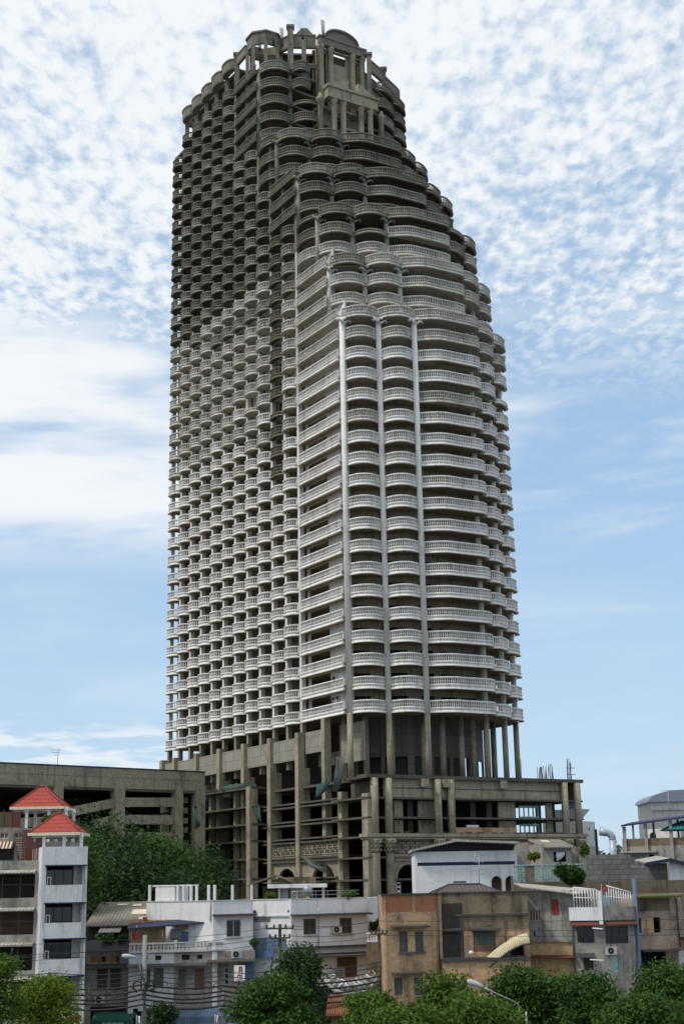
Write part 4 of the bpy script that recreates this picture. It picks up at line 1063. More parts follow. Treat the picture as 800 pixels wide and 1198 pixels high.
sc2 = thing('roof_screen', SC.P(SC.L / 2, zr, 0), 'dark red see-through screen with a metal frame in front of the lower red roof', 'screen', 'privacy screens on the roof')
zt2 = SC.hit(30, 970)[1]; mb = MB()
k = 0
while k * .13 < SC.L: SC.box(mb, k * .13, min(SC.L, k * .13 + .085), zr, zt2 - .06, -.015, .015); k += 1
mb.build('panel', 'redscreen', sc2); mb = MB()
for u in (0, SC.L * .5, SC.L): SC.box(mb, u - .03, u + .03, zr - .03, zt2 + .1, -.07, -.02)
SC.box(mb, -.8, SC.L + .05, zt2 - .02, zt2 + .05, -.07, -.02); mb.build('frame', 'steel', sc2)

# --- white stair tower beside it
W_ = WL(48.6, 110.2, 102, 111.3); u_ = W_.L
h2 = thing('white_tower_house', W_.P(u_ / 2, 0, -4), 'narrow white stained house with stacked open balconies, left', 'building')
hs = [(W_.hit(54.5, 1020)[0], W_.hit(100, 1020)[0], *W_.rect(60, a, 90, b)[2:]) for a, b in ((1013, 1035), (1057, 1079), (1099, 1121), (1143, 1166))]
ztop2 = W_.hit(70, 990.5)[1]
body(h2, W_, 0, u_, 0, ztop2, hs, 8, 'white_streaky', rz=ztop2 - .9, th=.3); floors(h2, W_, 0, u_, [h[2] - .05 for h in hs], 8)
for h in hs:
    mb = MB(); W_.box(mb, h[0] - .1, h[1] + .1, h[3] - .04, h[3] + .06, -.25, .22); mb.build('ledge', 'navy', h2)
    r = (h[0] + .1, h[1] - .75, h[2] + .02, h[3] - .25); window(h2, W_, r, 3, 1, 'frame_dark', 'glass', 1.2)
    mb = MB(); W_.box(mb, h[1] - .7, h[1] - .02, h[2], h[3], -1.5, -1.2); mb.build('reveal_wall', 'house_grey', h2); mb = MB(); W_.box(mb, h[0] + .1, h[0] + .16, h[2], h[2] + .6, -.22, -.15); W_.box(mb, h[0] + .35, h[0] + .41, h[2], h[2] + .6, -.22, -.15); W_.box(mb, h[0] + .16, h[0] + .35, h[2] + .54, h[2] + .6, -.22, -.15); mb.build('balcony_rail', 'house_grey', h2)
# red roofed pavilions
def pavilion(pxc, pxl, pxr, pye, pya, Y, zb, label, posts, sh=0.0):
    a, b, c = at(pxl, pye, Y), at(pxr, pye, Y), at(pxc, pya, Y + 2)
    cx, wx = (a.x + b.x) / 2, (b.x - a.x) / 2; ze = (a.z + b.z) / 2; h = at(pxc, pya, Y + 2).z - ze
    r = thing('roof_pavilion', (cx, Y + 2, zb), label, 'pavilion', 'red tiled roof pavilions')
    hip_roof(r, (cx, Y + 2), wx, 2.0, ze + .08, h, .22)
    for px in posts:
        p = at(px, pye, Y)
        for yy in (Y + .35, Y + 3.6):
            mb = MB(); x_ = p.x - sh * (yy - Y); mb.box(x_ - .11, x_ + .11, yy - .11, yy + .11, zb, ze + .05); mb.box(x_ - .17, x_ + .17, yy - .17, yy + .17, ze - .28, ze - .1); mb.build('post', 'house_white', r)
    mb = MB(); mb.box(cx - wx + .25, cx + wx - .25, Y + .25, Y + .42, ze - .26, ze - .06); mb.box(cx - wx + .25, cx + wx - .25, Y + 3.55, Y + 3.72, ze - .26, ze - .06); mb.build('beam', 'house_grey', r)
    return r
pavilion(66, 33, 94, 975.5, 953, 112.0, ztop2 - .9, 'lower red tiled pavilion roof standing on the white house', (52.5, 76, 96), .22)
zb1 = at(40, 985, 117).z
pv = pavilion(46, 12, 75, 945, 921.5, 117.5, zb1, 'upper red tiled pavilion roof behind the roof screens', (31, 57, 77))
mb = MB(); q0, q1 = at(22, 985, 117.3), at(82, 985, 117.3); mb.box(q0.x, q1.x, 117.3, 121.6, 0, zb1)
tag(mb.build('rear_house', 'house_stain', None, (q0.x, 118, 0)), 'plain grey house carrying the upper red pavilion', 'building')

# --- old house under the brown corrugated roof
W_ = WL(103, 121, 153, 121); u_ = W_.L
h3 = thing('corrugated_roof_house', W_.P(u_ / 2, 0, -4), 'dark old shophouse under a brown corrugated roof beside the white tower', 'building')
zc = W_.hit(120, 1101)[1]; sh = [W_.rect(114, 1133, 126, 1158), W_.rect(129, 1133, 141.5, 1158), W_.rect(117, 1119, 124, 1125), W_.rect(132, 1119, 139, 1125), W_.rect(106, 1178, 150, 1215)]
sh[4] = (sh[4][0], sh[4][1], .15, sh[4][3])
body(h3, W_, 0, u_, 0, zc, sh, 3, 'house_stain', rz=zc - .3)
for r in sh[:2]: shutters(h3, W_, r, 2, 'frame_dark')
for r in sh[2:4]:
    mb = MB(); W_.box(mb, r[0], r[1], r[2], r[3], -.12, -.1); mb.build('vent', 'black', h3)
mb = MB(); W_.box(mb, .4, 1.3, W_.hit(110, 1126)[1], W_.hit(110, 1118)[1], .0, .03); W_.box(mb, 2.0, 2.5, W_.hit(110, 1126)[1], W_.hit(110, 1118)[1], .0, .03); mb.build('brick_patch', 'brick', h3)
canopy(h3, W_, -.1, u_, W_.hit(120, 1128)[1], .9, .1, .15, 'canopy', 'ledge'); canopy(h3, W_, -.1, u_, zc + .05, 1.0, .1, .7, 'lean_to_roof', 'slate')
W3 = WL(104, 124, 160, 124); zb3, za3 = W3.hit(130, 1083)[1], at(130, 1056, 131).z
mb = MB(); W3.wall(mb, 0, W3.L, zc - .5, zb3, [(.6, 2.2, zc - .3, zb3 - .35)], .2); mb.build('rear_wall', 'near_black', h3)
mb = MB(); q = W3.L + .8
mb.hexa([W3.P(-.1, zb3 - .05, .9), W3.P(q, zb3 - .02, .9), W3.P(q, za3 - .05, -6.5), W3.P(-.1, za3 - .05, -6.5), W3.P(-.1, zb3 + .05, .9), W3.P(q, zb3 + .08, .9), W3.P(q, za3 + .05, -6.5), W3.P(-.1, za3 + .05, -6.5)]); rf = mb.build('corrugated_roof', 'corrug', h3)
mb = MB()
for a, b, c, d in ((.62, .78, .78, .86), (.68, .98, .42, .62), (.86, .99, .2, .3), (.33, .52, .82, .88)):
    p = lambda fu_, fv: Vector(W3.P(q * fu_, zb3 + .09 + (za3 - zb3) * fv, .9 - 7.4 * fv)); mb.hexa([p(a, c), p(b, c), p(b, d), p(a, d), p(a, c) + Vector((0, 0, .03)), p(b, c) + Vector((0, 0, .03)), p(b, d) + Vector((0, 0, .03)), p(a, d) + Vector((0, 0, .03))])
mb.build('roof_sheet', 'fascia', rf)
mb = MB(); mb.hexa([W3.P(1.2, zb3 - .5, 1.9), W3.P(3.0, zb3 - .5, 1.9), W3.P(3.0, zb3 - .1, .4), W3.P(1.2, zb3 - .1, .4), W3.P(1.2, zb3 - .46, 1.9), W3.P(3.0, zb3 - .46, 1.9), W3.P(3.0, zb3 - .06, .4), W3.P(1.2, zb3 - .06, .4)]); mb.build('awning', 'corrug_pale', h3)

# --- pair of shophouses with the white balustrade
W_ = WL(152.5, 119, 298, 120); u_ = W_.L
h4 = thing('balustrade_shophouse', W_.P(u_ / 2, 0, -4), 'old two storey shophouse row with a whitewashed parapet and dark canopy, centre left', 'building')
zp1, zp0 = W_.hit(180, 1103)[1], W_.hit(180, 1114.5)[1]; um = W_.hit(262, 1100)[0]; us_ = W_.hit(204, 1100)[0]
sh = [W_.rect(165, 1133, 176, 1156), W_.rect(180, 1133, 191.5, 1156), W_.rect(209, 1134, 217, 1158), W_.rect(228, 1133, 239, 1158), W_.rect(262, 1132, 268, 1152), W_.rect(156, 1180, 200, 1215), W_.rect(207, 1180, 255, 1215), W_.rect(262, 1178, 294, 1215)]
for i in (5, 6, 7): sh[i] = (sh[i][0], sh[i][1], .15, sh[i][3])
vents = [W_.rect(167, 1118, 173, 1123), W_.rect(182, 1118, 189, 1123), W_.rect(213, 1117, 222, 1123), W_.rect(231, 1117, 237, 1122)]
mb = MB(); W_.wall(mb, 0, us_, 0, zp0, [h for h in sh + vents if h[1] < us_], .22); W_.wall(mb, us_ + .002, u_, 0, zp0, [h for h in sh + vents if h[0] > us_], .22, 1)
W_.box(mb, 0, .2, 0, zp0, -6, -.225, 1); W_.box(mb, u_ - .2, u_, 0, zp0, -6, -.225, 1); W_.box(mb, .2, u_ - .2, 0, zp0, -6, -5.8, 1); mb.build('wall', ['house_grey', 'house_stain'], h4)
P1('roof', 'rawdark', h4, lambda mb: W_.box(mb, .21, u_ - .21, zp0 - .25, zp0 - .02, -5.79, -.23))
for i, r in enumerate(sh[:4]): shutters(h4, W_, r, 2, 'shutter' if i != 3 else 'shutter_brown')
window(h4, W_, sh[4], 1, 3, 'frame_pale')
for r in vents: P1('vent', 'black', h4, lambda mb: W_.box(mb, r[0], r[1], r[2], r[3], -.14, -.11))
mb = MB(); W_.box(mb, 0, us_, zp0, zp0 + .18, -.25, .12); W_.box(mb, 0, us_, zp1 - .12, zp1, -.2, .08); W_.box(mb, us_ + .25, um, zp0, zp0 + .18, -.25, .12); W_.box(mb, us_ + .25, um, zp1 - .12, zp1, -.2, .08)
n_ = int(um / .3)
for i in range(n_): W_.box(mb, i * .3 + .04, i * .3 + .22, zp0 + .18, zp1 - .12, -.15, .02)
W_.box(mb, us_, us_ + .25, zp0, zp1 + .15, -.25, .1); mb.build('balustrade', 'house_grey', h4)
canopy(h4, W_, -.1, u_ * .62, W_.hit(200, 1127)[1], 1.0, .1, .12, 'canopy', 'ledge'); canopy(h4, W_, u_ * .62, u_, W_.hit(280, 1122)[1], 1.1, .1, .1, 'canopy', 'ledge')
P1('blue_panel', 'blue', h4, lambda mb: W_.box(mb, u_ - .75, u_ - .05, W_.hit(300, 1148)[1], W_.hit(300, 1125)[1], .01, .06))
# balcony behind the parapet: back wall, awning and household things
BW = WL(152, 121.6, 250, 121.6)
zt = BW.hit(200, 1083)[1]; zw = BW.hit(200, 1076)[1]
mb = MB(); BW.wall(mb, 0, BW.L, zp0 - .05, zw, [BW.rect(194, 1084, 236, 1108)], .15); mb.build('balcony_wall', 'orange', h4)
P1('balcony_room', 'near_black', h4, lambda mb: BW.box(mb, .3, BW.L - .3, zp0, zw - .1, -2.2, -2.0))
mb = MB(); p0, p1 = BW.hit(152, 1082), BW.hit(244, 1074.5)
mb.hexa([BW.P(p0[0], p0[1] - .35, 1.5), BW.P(p1[0], p1[1] - .35, 1.5), BW.P(p1[0], p1[1], .0), BW.P(p0[0], p0[1], .0), BW.P(p0[0], p0[1] - .25, 1.5), BW.P(p1[0], p1[1] - .25, 1.5), BW.P(p1[0], p1[1] + .1, .0), BW.P(p0[0], p0[1] + .1, .0)]); mb.build('awning', 'navy', h4)
mb = MB()
for px in (163, 193, 229, 247): u = BW.hit(px, 1090)[0]; mb.tube([BW.P(u, zp0, 1.3), BW.P(u, zt + .1, 1.3)], .035, 5)
mb.build('awning_post', 'steel', h4)
for (x0, y0, x1, y1, mt, nm, lb) in ((201, 1087, 214, 1100, 'cloth_b', 'laundry', 'grey cloth hanging on the balcony under the navy awning'), (215, 1090, 222, 1101, 'cloth_a', 'laundry', 'blue cloth hanging on the balcony under the navy awning'), (206, 1083, 234, 1086, 'cloth_c', 'laundry', 'long orange cloth hung under the navy awning'), (226, 1090, 236, 1102, 'cloth_b', 'laundry', 'dark grey bundle hung beside the blue cloth')):
    u0, u1, z0, z1 = BW.rect(x0, y0, x1, y1); mb = MB(); n_ = 8
    for i in range(n_ + 1):
        f = i / n_; o_ = .6 + .07 * math.sin(i * 2.2)
        mb.v += [BW.P(u0 + (u1 - u0) * f, z0 + .05 * math.sin(i * 1.3), o_), BW.P(u0 + (u1 - u0) * f, z1, .6)]
    for i in range(n_): mb.face((2 * i, 2 * i + 2, 2 * i + 3, 2 * i + 1), 0, True)
    o = mb.build(nm, mt, None, BW.P(u0, z0, .6)); o.modifiers.new('th', 'SOLIDIFY').thickness = .02; tag(o, lb, 'laundry', 'laundry on the balcony')

# --- the big white house
fac = [(172, 123.5, 250, 119.6), (250, 119.6, 296, 120.6), (296, 121.9, 340, 120.1), (340, 119.9, 428, 123.4)]
FW = [WL(*f) for f in fac]
h5 = thing('white_house', (at(300, 1038, 125).x, 125, 0), 'big white faceted house with dark ledges and roof posts below the tower', 'building')
zt5 = FW[1].hit(270, 1054)[1]
hol = [[], [FW[1].rect(265, 1076, 282, 1096)], [], [FW[3].rect(355, 1075, 370, 1093), FW[3].rect(397, 1074, 412, 1092), FW[3].rect(364, 1121, 376, 1143), FW[3].rect(394, 1120, 418, 1143), FW[3].rect(352, 1155, 420, 1215)]]
hol[3][4] = (*hol[3][4][:2], .15, hol[3][4][3])
mb = MB()
for i, w_ in enumerate(FW): w_.wall(mb, 0, w_.L - .001, 0, zt5, hol[i], .22)
ends = [FW[0].X(0), FW[3].X(FW[3].L)]
EW = Wall(ends[1], (ends[1][0] + 1.2, 136)); EW.wall(mb, 0.01, EW.L, 0, zt5, (), .22)
EW2 = Wall((ends[0][0], 136), ends[0]); EW2.wall(mb, 0, EW2.L - .01, 0, zt5, (), .22)
mb.build('wall', 'house_white', h5)
P1('parapet_cap', 'house_grey', h5, lambda mb: [w_.box(mb, 0, w_.L, zt5, zt5 + .08, -.26, .05) for w_ in FW])
mb = MB(); mb.prism([FW[0].X(.3, -.3), FW[0].X(FW[0].L, -.3), FW[1].X(FW[1].L - .3, -.3), FW[2].X(.3, -.3), FW[3].X(0, -.3), FW[3].X(FW[3].L - .3, -.3), (ends[1][0] + .5, 135), (ends[0][0] + .3, 135)], zt5 - 1.0, zt5 - .8); mb.build('roof', 'rawdark', h5)
mb = MB(); mb.prism([FW[0].X(.3, -1.8), FW[0].X(FW[0].L, -1.8), FW[1].X(FW[1].L - .3, -1.8), FW[3].X(0, -1.8), FW[3].X(FW[3].L - .3, -1.8), (ends[1][0] + .3, 134), (ends[0][0] + .4, 134)], 0, zt5 - 1.1); mb.build('inner_wall', 'near_black', h5)
for r in hol[1]: window(h5, FW[1], r, 2, 1, 'frame_pale', 'glass', .08)
for r in hol[3][:2]: window(h5, FW[3], r, 2, 1, 'shutter', 'glass', .08, bar=.12)
for r in hol[3][2:4]: shutters(h5, FW[3], r, 2 if r is hol[3][2] else 4, 'shutter_brown')
for r, w_ in ((hol[1][0], FW[1]), (hol[3][0], FW[3]), (hol[3][1], FW[3])): P1('window_sill', 'house_grey', h5, lambda mb: w_.box(mb, r[0] - .1, r[1] + .1, r[2] - .1, r[2], .0, .15)); P1('transom', 'frame_dark', h5, lambda mb: w_.box(mb, r[0] + .02, r[1] - .02, r[3] - .45, r[3] - .38, -.12, .01))
canopy(h5, FW[1], -.1, FW[1].L + .1, FW[1].hit(270, 1069)[1], .7, .12, .06, 'ledge', 'slate'); canopy(h5, FW[3], -.05, FW[3].L + .2, FW[3].hit(380, 1068.5)[1], .75, .12, .06, 'ledge', 'slate')
P1('ledge', 'house_grey', h5, lambda mb: FW[2].box(mb, .02, FW[2].L - .05, FW[2].hit(310, 1072.5)[1], FW[2].hit(310, 1071)[1], .0, .12))
P1('louvre', 'shutter', h5, lambda mb: [FW[2].box(mb, .1, 1.7, FW[2].hit(305, 1078)[1] + i * .13, FW[2].hit(305, 1078)[1] + i * .13 + .07, .0, .06) for i in range(4)])
canopy(h5, FW[3], -.05, FW[3].L + .1, FW[3].hit(380, 1106.5)[1], .45, .1, .04, 'ledge', 'slate'); canopy(h5, FW[3], -.05, FW[3].L + .1, FW[3].hit(380, 1115)[1], 1.2, .1, .2, 'canopy', 'ledge')
P1('down_pipe', 'house_grey', h5, lambda mb: mb.tube([FW[3].P(FW[3].hit(372, 1080)[0], zt5 - .7, .08), FW[3].P(FW[3].hit(372, 1080)[0], FW[3].hit(372, 1106)[1], .08)], .05, 6))
r = FW[2].rect(298, 1097, 339, 1110); P1('blue_screen', 'blue_sheet', h5, lambda mb: FW[2].box(mb, r[0], r[1], r[2], r[3], .5, .6)); r = FW[2].rect(298, 1110.5, 324, 1120); P1('blue_panel', 'blue', h5, lambda mb: FW[2].box(mb, r[0], r[1], r[2], r[3], .5, .58))
# white posts of a roof terrace never finished, with a box room
for px in (174, 207, 214, 222.5, 229, 243, 250, 272.5, 295):
    w_ = FW[0] if px <= 250 else FW[1]; u = w_.hit(px, 1050)[0]; zz = w_.hit(px, 1035.3)[1]
    P1('roof_post', 'house_white', h5, lambda mb: w_.box(mb, max(.02, u - .09), u + .09, zt5 + .081, zz, -.24, -.06))
r = FW[0].rect(179.5, 1037.5, 202, 1053); P1('box_room', 'house_white', h5, lambda mb: FW[0].wall(mb, r[0], r[1], zt5 - .8, r[3], (), 1.8, 0, -.3)); P1('roof_beam', 'house_white', h5, lambda mb: FW[0].box(mb, r[0] - .3, FW[0].hit(222, 1040)[0], r[3] + .004, r[3] + .12, -1.2, -.25))
P1('roof_rail', 'steel', h5, lambda mb: [mb.tube([FW[3].P(.2, zt5 + h, -.12), FW[3].P(FW[3].L - .6, zt5 + h, -.12)], .025, 5) for h in (.35, .65)] + [mb.tube([FW[3].P(.2 + i * 1.1, zt5 + .08, -.12), FW[3].P(.2 + i * 1.1, zt5 + .66, -.12)], .025, 5) for i in range(6)])
# shed and flat canopy on the roof
a, b = at(289, 1037, 126), at(341, 1037, 126); shd = thing('roof_shed', ((a.x + b.x) / 2, 127, zt5 - .8), 'shed with a brown sloping roof on top of the white house', 'shed')
zE, zR = a.z, at(322, 1025, 128).z
mb = MB(); xm = at(324, 1025, 128).x; mb.hexa([(a.x, 125.5, zE), (xm, 125.5, zR), (xm, 129.5, zR), (a.x, 129.5, zE), (a.x, 125.5, zE + .1), (xm, 125.5, zR + .1), (xm, 129.5, zR + .1), (a.x, 129.5, zE + .1)]); mb.hexa([(xm, 125.5, zR), (b.x, 125.5, zE + .3), (b.x, 129.5, zE + .3), (xm, 129.5, zR), (xm, 125.5, zR + .1), (b.x, 125.5, zE + .4), (b.x, 129.5, zE + .4), (xm, 129.5, zR + .1)]); mb.build('roof', 'corrug', shd)
P1('post', 'wood_pole', shd, lambda mb: [mb.box(x - .07, x + .07, y - .07, y + .07, zt5 - .82, zE + .1) for x in (a.x + .3, xm, b.x - .2) for y in (126, 129)])
P1('wall', 'mould', shd, lambda mb: mb.box(a.x + 1.2, b.x - .4, 128.6, 128.8, zt5 - .82, zE))
a, b = at(313, 1036.5, 125.5), at(382, 1036.5, 125.5); cny = thing('roof_canopy', ((a.x + b.x) / 2, 127, zt5 - .8), 'flat white edged canopy on posts on top of the white house', 'canopy')
P1('slab', 'house_white', cny, lambda mb: mb.box(a.x, b.x, 125.4, 129, a.z - .2, a.z + .12)); P1('post', 'house_grey', cny, lambda mb: [mb.box(x - .1, x + .1, y - .1, y + .1, zt5 - .82, a.z - .2) for x in (a.x + 1, (a.x + b.x) / 2, b.x - .3) for y in (125.8, 128.6)] and mb.box(a.x + 1.2, a.x + 2.4, 126.2, 126.4, zt5 - .82, a.z - .2))
P1('water_tank', 'mould', cny, lambda mb: mb.box(a.x + .9, b.x - 1.0, 126.3, 128.5, a.z + .124, a.z + .7))

# --- orange house
WA = WL(447, 112, 515, 113.6); WB = WL(515, 114.4, 616, 114.4)
h6 = thing('orange_house', (at(530, 1038, 117).x, 117, 0), 'peeling orange plaster house with a strip of bare brick and black ledges', 'building')
zt6 = WA.hit(480, 1047)[1]; zbk = WA.hit(480, 1067)[1]
hA = [WA.rect(466.5, 1090, 477, 1113.5), WA.rect(485, 1090, 495.5, 1113.5), WA.rect(461, 1144, 471, 1164), WA.rect(484, 1144, 494, 1164)]
hB = [WB.rect(518, 1090, 531, 1116), WB.rect(553, 1089, 580, 1113), WB.rect(596, 1100, 613, 1118), WB.rect(585, 1140, 612, 1165)]
mb = MB(); WA.wall(mb, 0, WA.L, 0, zbk, hA, .22, 0); WA.wall(mb, 0, WA.L, zbk + .002, zt6, (), .2, 1, -.02); WB.wall(mb, 0, WB.L, 0, zbk - .2, hB, .22, 0); WB.wall(mb, 0, WB.L, zbk - .198, zt6 + .05, (), .22, 2)
zl = WB.hit(550, 1088)[1]
for u in (WA.L - .25, 0, WA.L * .5): WA.box(mb, u, u + .25, zbk + .002, zt6, -.02, .02, 0)
s0 = Wall((WA.X(0)[0] - .1, 124), WA.X(0)); s0.wall(mb, 0, s0.L - .01, 0, zt6, (), .2, 0); s1 = Wall(WB.X(WB.L), (WB.X(WB.L)[0] + .2, 124)); s1.wall(mb, .01, s1.L, 0, zt6, (), .2, 2)
mb.build('wall', ['orange', 'brick', 'mould'], h6)
P1('upper_plaster', 'mould', h6, lambda mb: WB.wall(mb, .02, WB.L - .02, zl, zbk - .21, [], .02, 0, .022))
P1('roof', 'rawdark', h6, lambda mb: mb.prism([WA.X(.3, -.3), WA.X(WA.L, -.3), WB.X(0, -.3), WB.X(WB.L - .3, -.3), (WB.X(WB.L)[0], 124), (WA.X(0)[0] + .2, 124)], zt6 - .6, zt6 - .4)); P1('inner_wall', 'near_black', h6, lambda mb: mb.prism([WA.X(.4, -1), WB.X(WB.L - .4, -1), (WB.X(WB.L)[0] - .4, 123.6), (WA.X(0)[0] + .4, 123.6)], 0, zt6 - .7))
P1('parapet_cap', 'slate', h6, lambda mb: [WA.box(mb, -.1, WA.L + .05, zt6, zt6 + .12, -.3, .12), WB.box(mb, .06, WB.L, zt6 + .05, zt6 + .15, -.3, .1)])
for r in hA[:2]: shutters(h6, WA, r, 1, 'shutter')
P1('window_panel', 'orange_clean', h6, lambda mb: WA.box(mb, hA[0][1], hA[1][0], hA[0][2], hA[0][3], .0, .03))
P1('window_sill', 'shutter', h6, lambda mb: WA.box(mb, hA[0][0] - .1, hA[1][1] + .1, hA[0][2] - .12, hA[0][2] - .01, .0, .2))
for r in hA[2:]: shutters(h6, WA, r, 2, 'shutter')
shutters(h6, WB, hB[0], 1, 'shutter_brown'); shutters(h6, WB, hB[1], 2, 'shutter'); window(h6, WB, hB[3], 3, 1)
P1('rust_stain_panel', 'shutter_brown', h6, lambda mb: WB.box(mb, hB[1][0] + .05, hB[1][1] - .05, hB[1][2] + .02, hB[1][2] + .5, -.025, -.015))
for W9, r in ((WA, (457, 1082.5, 499, 1086)), (WA, (458, 1137, 495, 1141)), (WB, (516, 1086, 538, 1089)), (WB, (549, 1085, 584, 1088))):
    u0, u1, z0, z1 = W9.rect(*r); canopy(h6, W9, u0, u1, z1, .75, .14, .08, 'ledge', 'ledge')
P1('beam', 'ledge', h6, lambda mb: [WB.box(mb, .05, WB.L, WB.hit(560, 1071.5)[1], WB.hit(560, 1069)[1], .0, .15), WB.box(mb, WB.hit(538, 1100)[0], WB.hit(541, 1100)[0], 6, WB.hit(540, 1071)[1], .022, .12)])
u0, u1, z0, z1 = WB.rect(515, 1117, 616, 1120); P1('terrace', 'orange', h6, lambda mb: WB.box(mb, u0 + .05, u1, 0, z0 - .12, .0, 1.6)); P1('terrace_edge', 'slate', h6, lambda mb: WB.box(mb, u0 + .02, u1 + .1, z0 - .115, z0 + .1, .0, 1.8)); u9 = WB.rect(587, 1130, 612, 1140); P1('maroon_awning', 'maroon', h6, lambda mb: mb.hexa([WB.P(u9[0], u9[3] - .1, 1.62), WB.P(u9[1], u9[3] - .1, 1.62), WB.P(u9[1], u9[2] - .1, 2.5), WB.P(u9[0], u9[2] - .1, 2.5), WB.P(u9[0], u9[3], 1.62), WB.P(u9[1], u9[3], 1.62), WB.P(u9[1], u9[2], 2.5), WB.P(u9[0], u9[2], 2.5)]))
# curved plastic awning
aw = thing('curved_awning', WB.P(WB.L - 2, 5, 1.2), 'curved yellowed plastic awning arching over the terrace of the orange house', 'awning')
mb = MB(); rib = MB(); n_ = 24; pts = []
for i in range(n_ + 1):
    f = i / n_; px, py = 569 + 47 * f, 1119.5 - 27 * math.sin(f * 1.5) / math.sin(1.5); u, z = WB.hit(px, py); pts.append((u, z))
for i in range(n_):
    (a, za), (b, zb_) = pts[i], pts[i + 1]; mb.hexa([WB.P(a, za, .3), WB.P(b, zb_, .3), WB.P(b, zb_ - .7, 1.7), WB.P(a, za - .55, 1.7), WB.P(a, za + .05, .3), WB.P(b, zb_ + .05, .3), WB.P(b, zb_ - .65, 1.7), WB.P(a, za - .5, 1.7)])
mb.build('plastic_sheet', 'poly', aw)
for o_, dz in ((.28, 0), (1.72, .62)): rib.tube([WB.P(u, z - .06 - dz, o_) for u, z in pts], .05, 5)
rib.build('rib', 'navy', aw)
# small dish / globe on the terrace edge
u, z = WB.hit(549, 1116); q = WB.P(u, z + .1, 1.5); mb = MB(); mb.lathe((q[0], q[1], q[2]), [(.05, -.2), (.05, -.1), (.17, -.05), (.2, .08), (.12, .18), (.03, .2)], 10); tag(mb.build('water_jar', 'white_paint', None, q), 'small white jar on the edge of the orange house terrace', 'jar')
q0, q1 = at(516, 1046, 118), at(592, 1046, 118); tr = thing('tiled_roof_house', ((q0.x + q1.x) / 2, 127.5, 0), 'house with a low dark tiled hip roof just behind the orange parapet', 'building')
zz = zt6 - .35; hip_roof(tr, ((q0.x + q1.x) / 2, 127.5), (q1.x - q0.x) / 2 + .2, 3, zz + .4, at(560, 1037.5, 127).z - zz - .2, 1.4, 'tile_grey'); P1('wall', 'mould', tr, lambda mb: mb.box(q0.x + .3, q1.x - .3, 124.9, 130, 0, zz + .28))

# --- white annex with a gable roof in front of the podium
WA1 = WL(486, 150, 572, 150.6); WB1 = WL(572, 150.6, 606, 151.6)
h7 = thing('white_annex', (at(545, 1038, 154).x, 154, 0), 'bright white annex with a dark gable roof and a blue strip window below the podium', 'building')
zt = WA1.hit(530, 996)[1]; s1, s0 = WA1.hit(530, 1008.5)[1], WA1.hit(530, 1012.5)[1]
mb = MB(); WA1.wall(mb, 0, WA1.L, 0, zt, [(.15, WA1.L, s0, s1)], .25); ua1, ub1, za1, zb1_ = WB1.rect(574, 1025, 588, 1045); mid = WB1.L / 2
WB1.wall(mb, .003, WB1.L, s1, zt, (), .25); WB1.arch(mb, .003, mid + .1, za1 - 2, s0, (ua1 + ub1) / 2, .6, zb1_ - .6, .25); WB1.arch(mb, mid + .1, WB1.L, za1 - 2, s0, (ua1 + ub1) / 2 + 1.55, .6, zb1_ - .6, .25); WB1.wall(mb, .003, WB1.L, 0, za1 - 2.002, (), .25)
sd = Wall((WA1.X(0)[0], 158), WA1.X(0)); sd.wall(mb, 0, sd.L - .01, 0, zt, (), .25); sd = Wall(WB1.X(WB1.L), (WB1.X(WB1.L)[0], 158)); sd.wall(mb, .01, sd.L, 0, zt, (), .25)
mb.build('wall', 'house_white', h7)
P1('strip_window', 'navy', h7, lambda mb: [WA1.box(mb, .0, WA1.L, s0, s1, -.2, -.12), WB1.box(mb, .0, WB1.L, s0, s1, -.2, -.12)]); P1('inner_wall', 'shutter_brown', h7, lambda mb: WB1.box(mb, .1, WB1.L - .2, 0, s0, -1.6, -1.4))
P1('vent_slot', 'shutter', h7, lambda mb: WA1.box(mb, *WA1.rect(530, 1031, 545, 1032.5), .0, .04))
pl, pk, pr_ = at(481.5, 995, 149.4), at(534, 983, 149.4), at(606, 986, 150.5); mb = MB()
for (a, b, mm) in ((pl, pk, 0), (pk, pr_, 0)): mb.hexa([(a.x, 149.2, a.z - .12), (b.x, 149.2, b.z - .12), (b.x, 158.5, b.z - .12), (a.x, 158.5, a.z - .12), (a.x, 149.2, a.z + .1), (b.x, 149.2, b.z + .1), (b.x, 158.5, b.z + .1), (a.x, 158.5, a.z + .1)])
mb.build('roof', 'corrug_pale', h7)
mb = MB(); k = mb.add([WA1.P(.02, zt + .003, -.5), WB1.P(WB1.L, zt + .003, -.9), (pr_.x - .2, 151.9, pr_.z - .15), (pk.x, 151.2, pk.z - .15)]); mb.face((k, k + 1, k + 2, k + 3)); mb.build('gable', 'slate', h7)
# brick stub, little shed and terrace to its right
b0, b1 = at(606, 1000, 158), at(617, 1000, 158); tt = at(611, 986, 158).z; mb = MB(); mb.box(b0.x, b1.x, 158, 162, 0, tt)
tag(mb.build('pillar_wall', 'house_stain', None, (b0.x, 160, 0)), 'pale stained wall stub between the white annex and the little shed', 'wall')
sw = WL(637, 163, 670.5, 163); hs8 = thing('terrace_shed', sw.P(sw.L / 2, 0, -3), 'little grey shed with a sloping brown roof and a dark window on the terrace', 'shed')
zt8 = sw.hit(650, 992)[1]; r = sw.rect(647, 996.5, 662, 1008); body(hs8, sw, 0, sw.L, 0, zt8, [r], 5, 'panel_grey'); P1('room', 'near_black', hs8, lambda mb: sw.box(mb, .3, sw.L - .3, r[2] - .5, zt8 - .1, -1.5, -1.3))
sl = WL(617, 168, 637, 163); sl2 = sl; mb = MB(); sl.wall(mb, .9, sl.L - .05, 0, zt8 + .5, (), .2); mb.build('side_wall', 'house_stain', hs8)
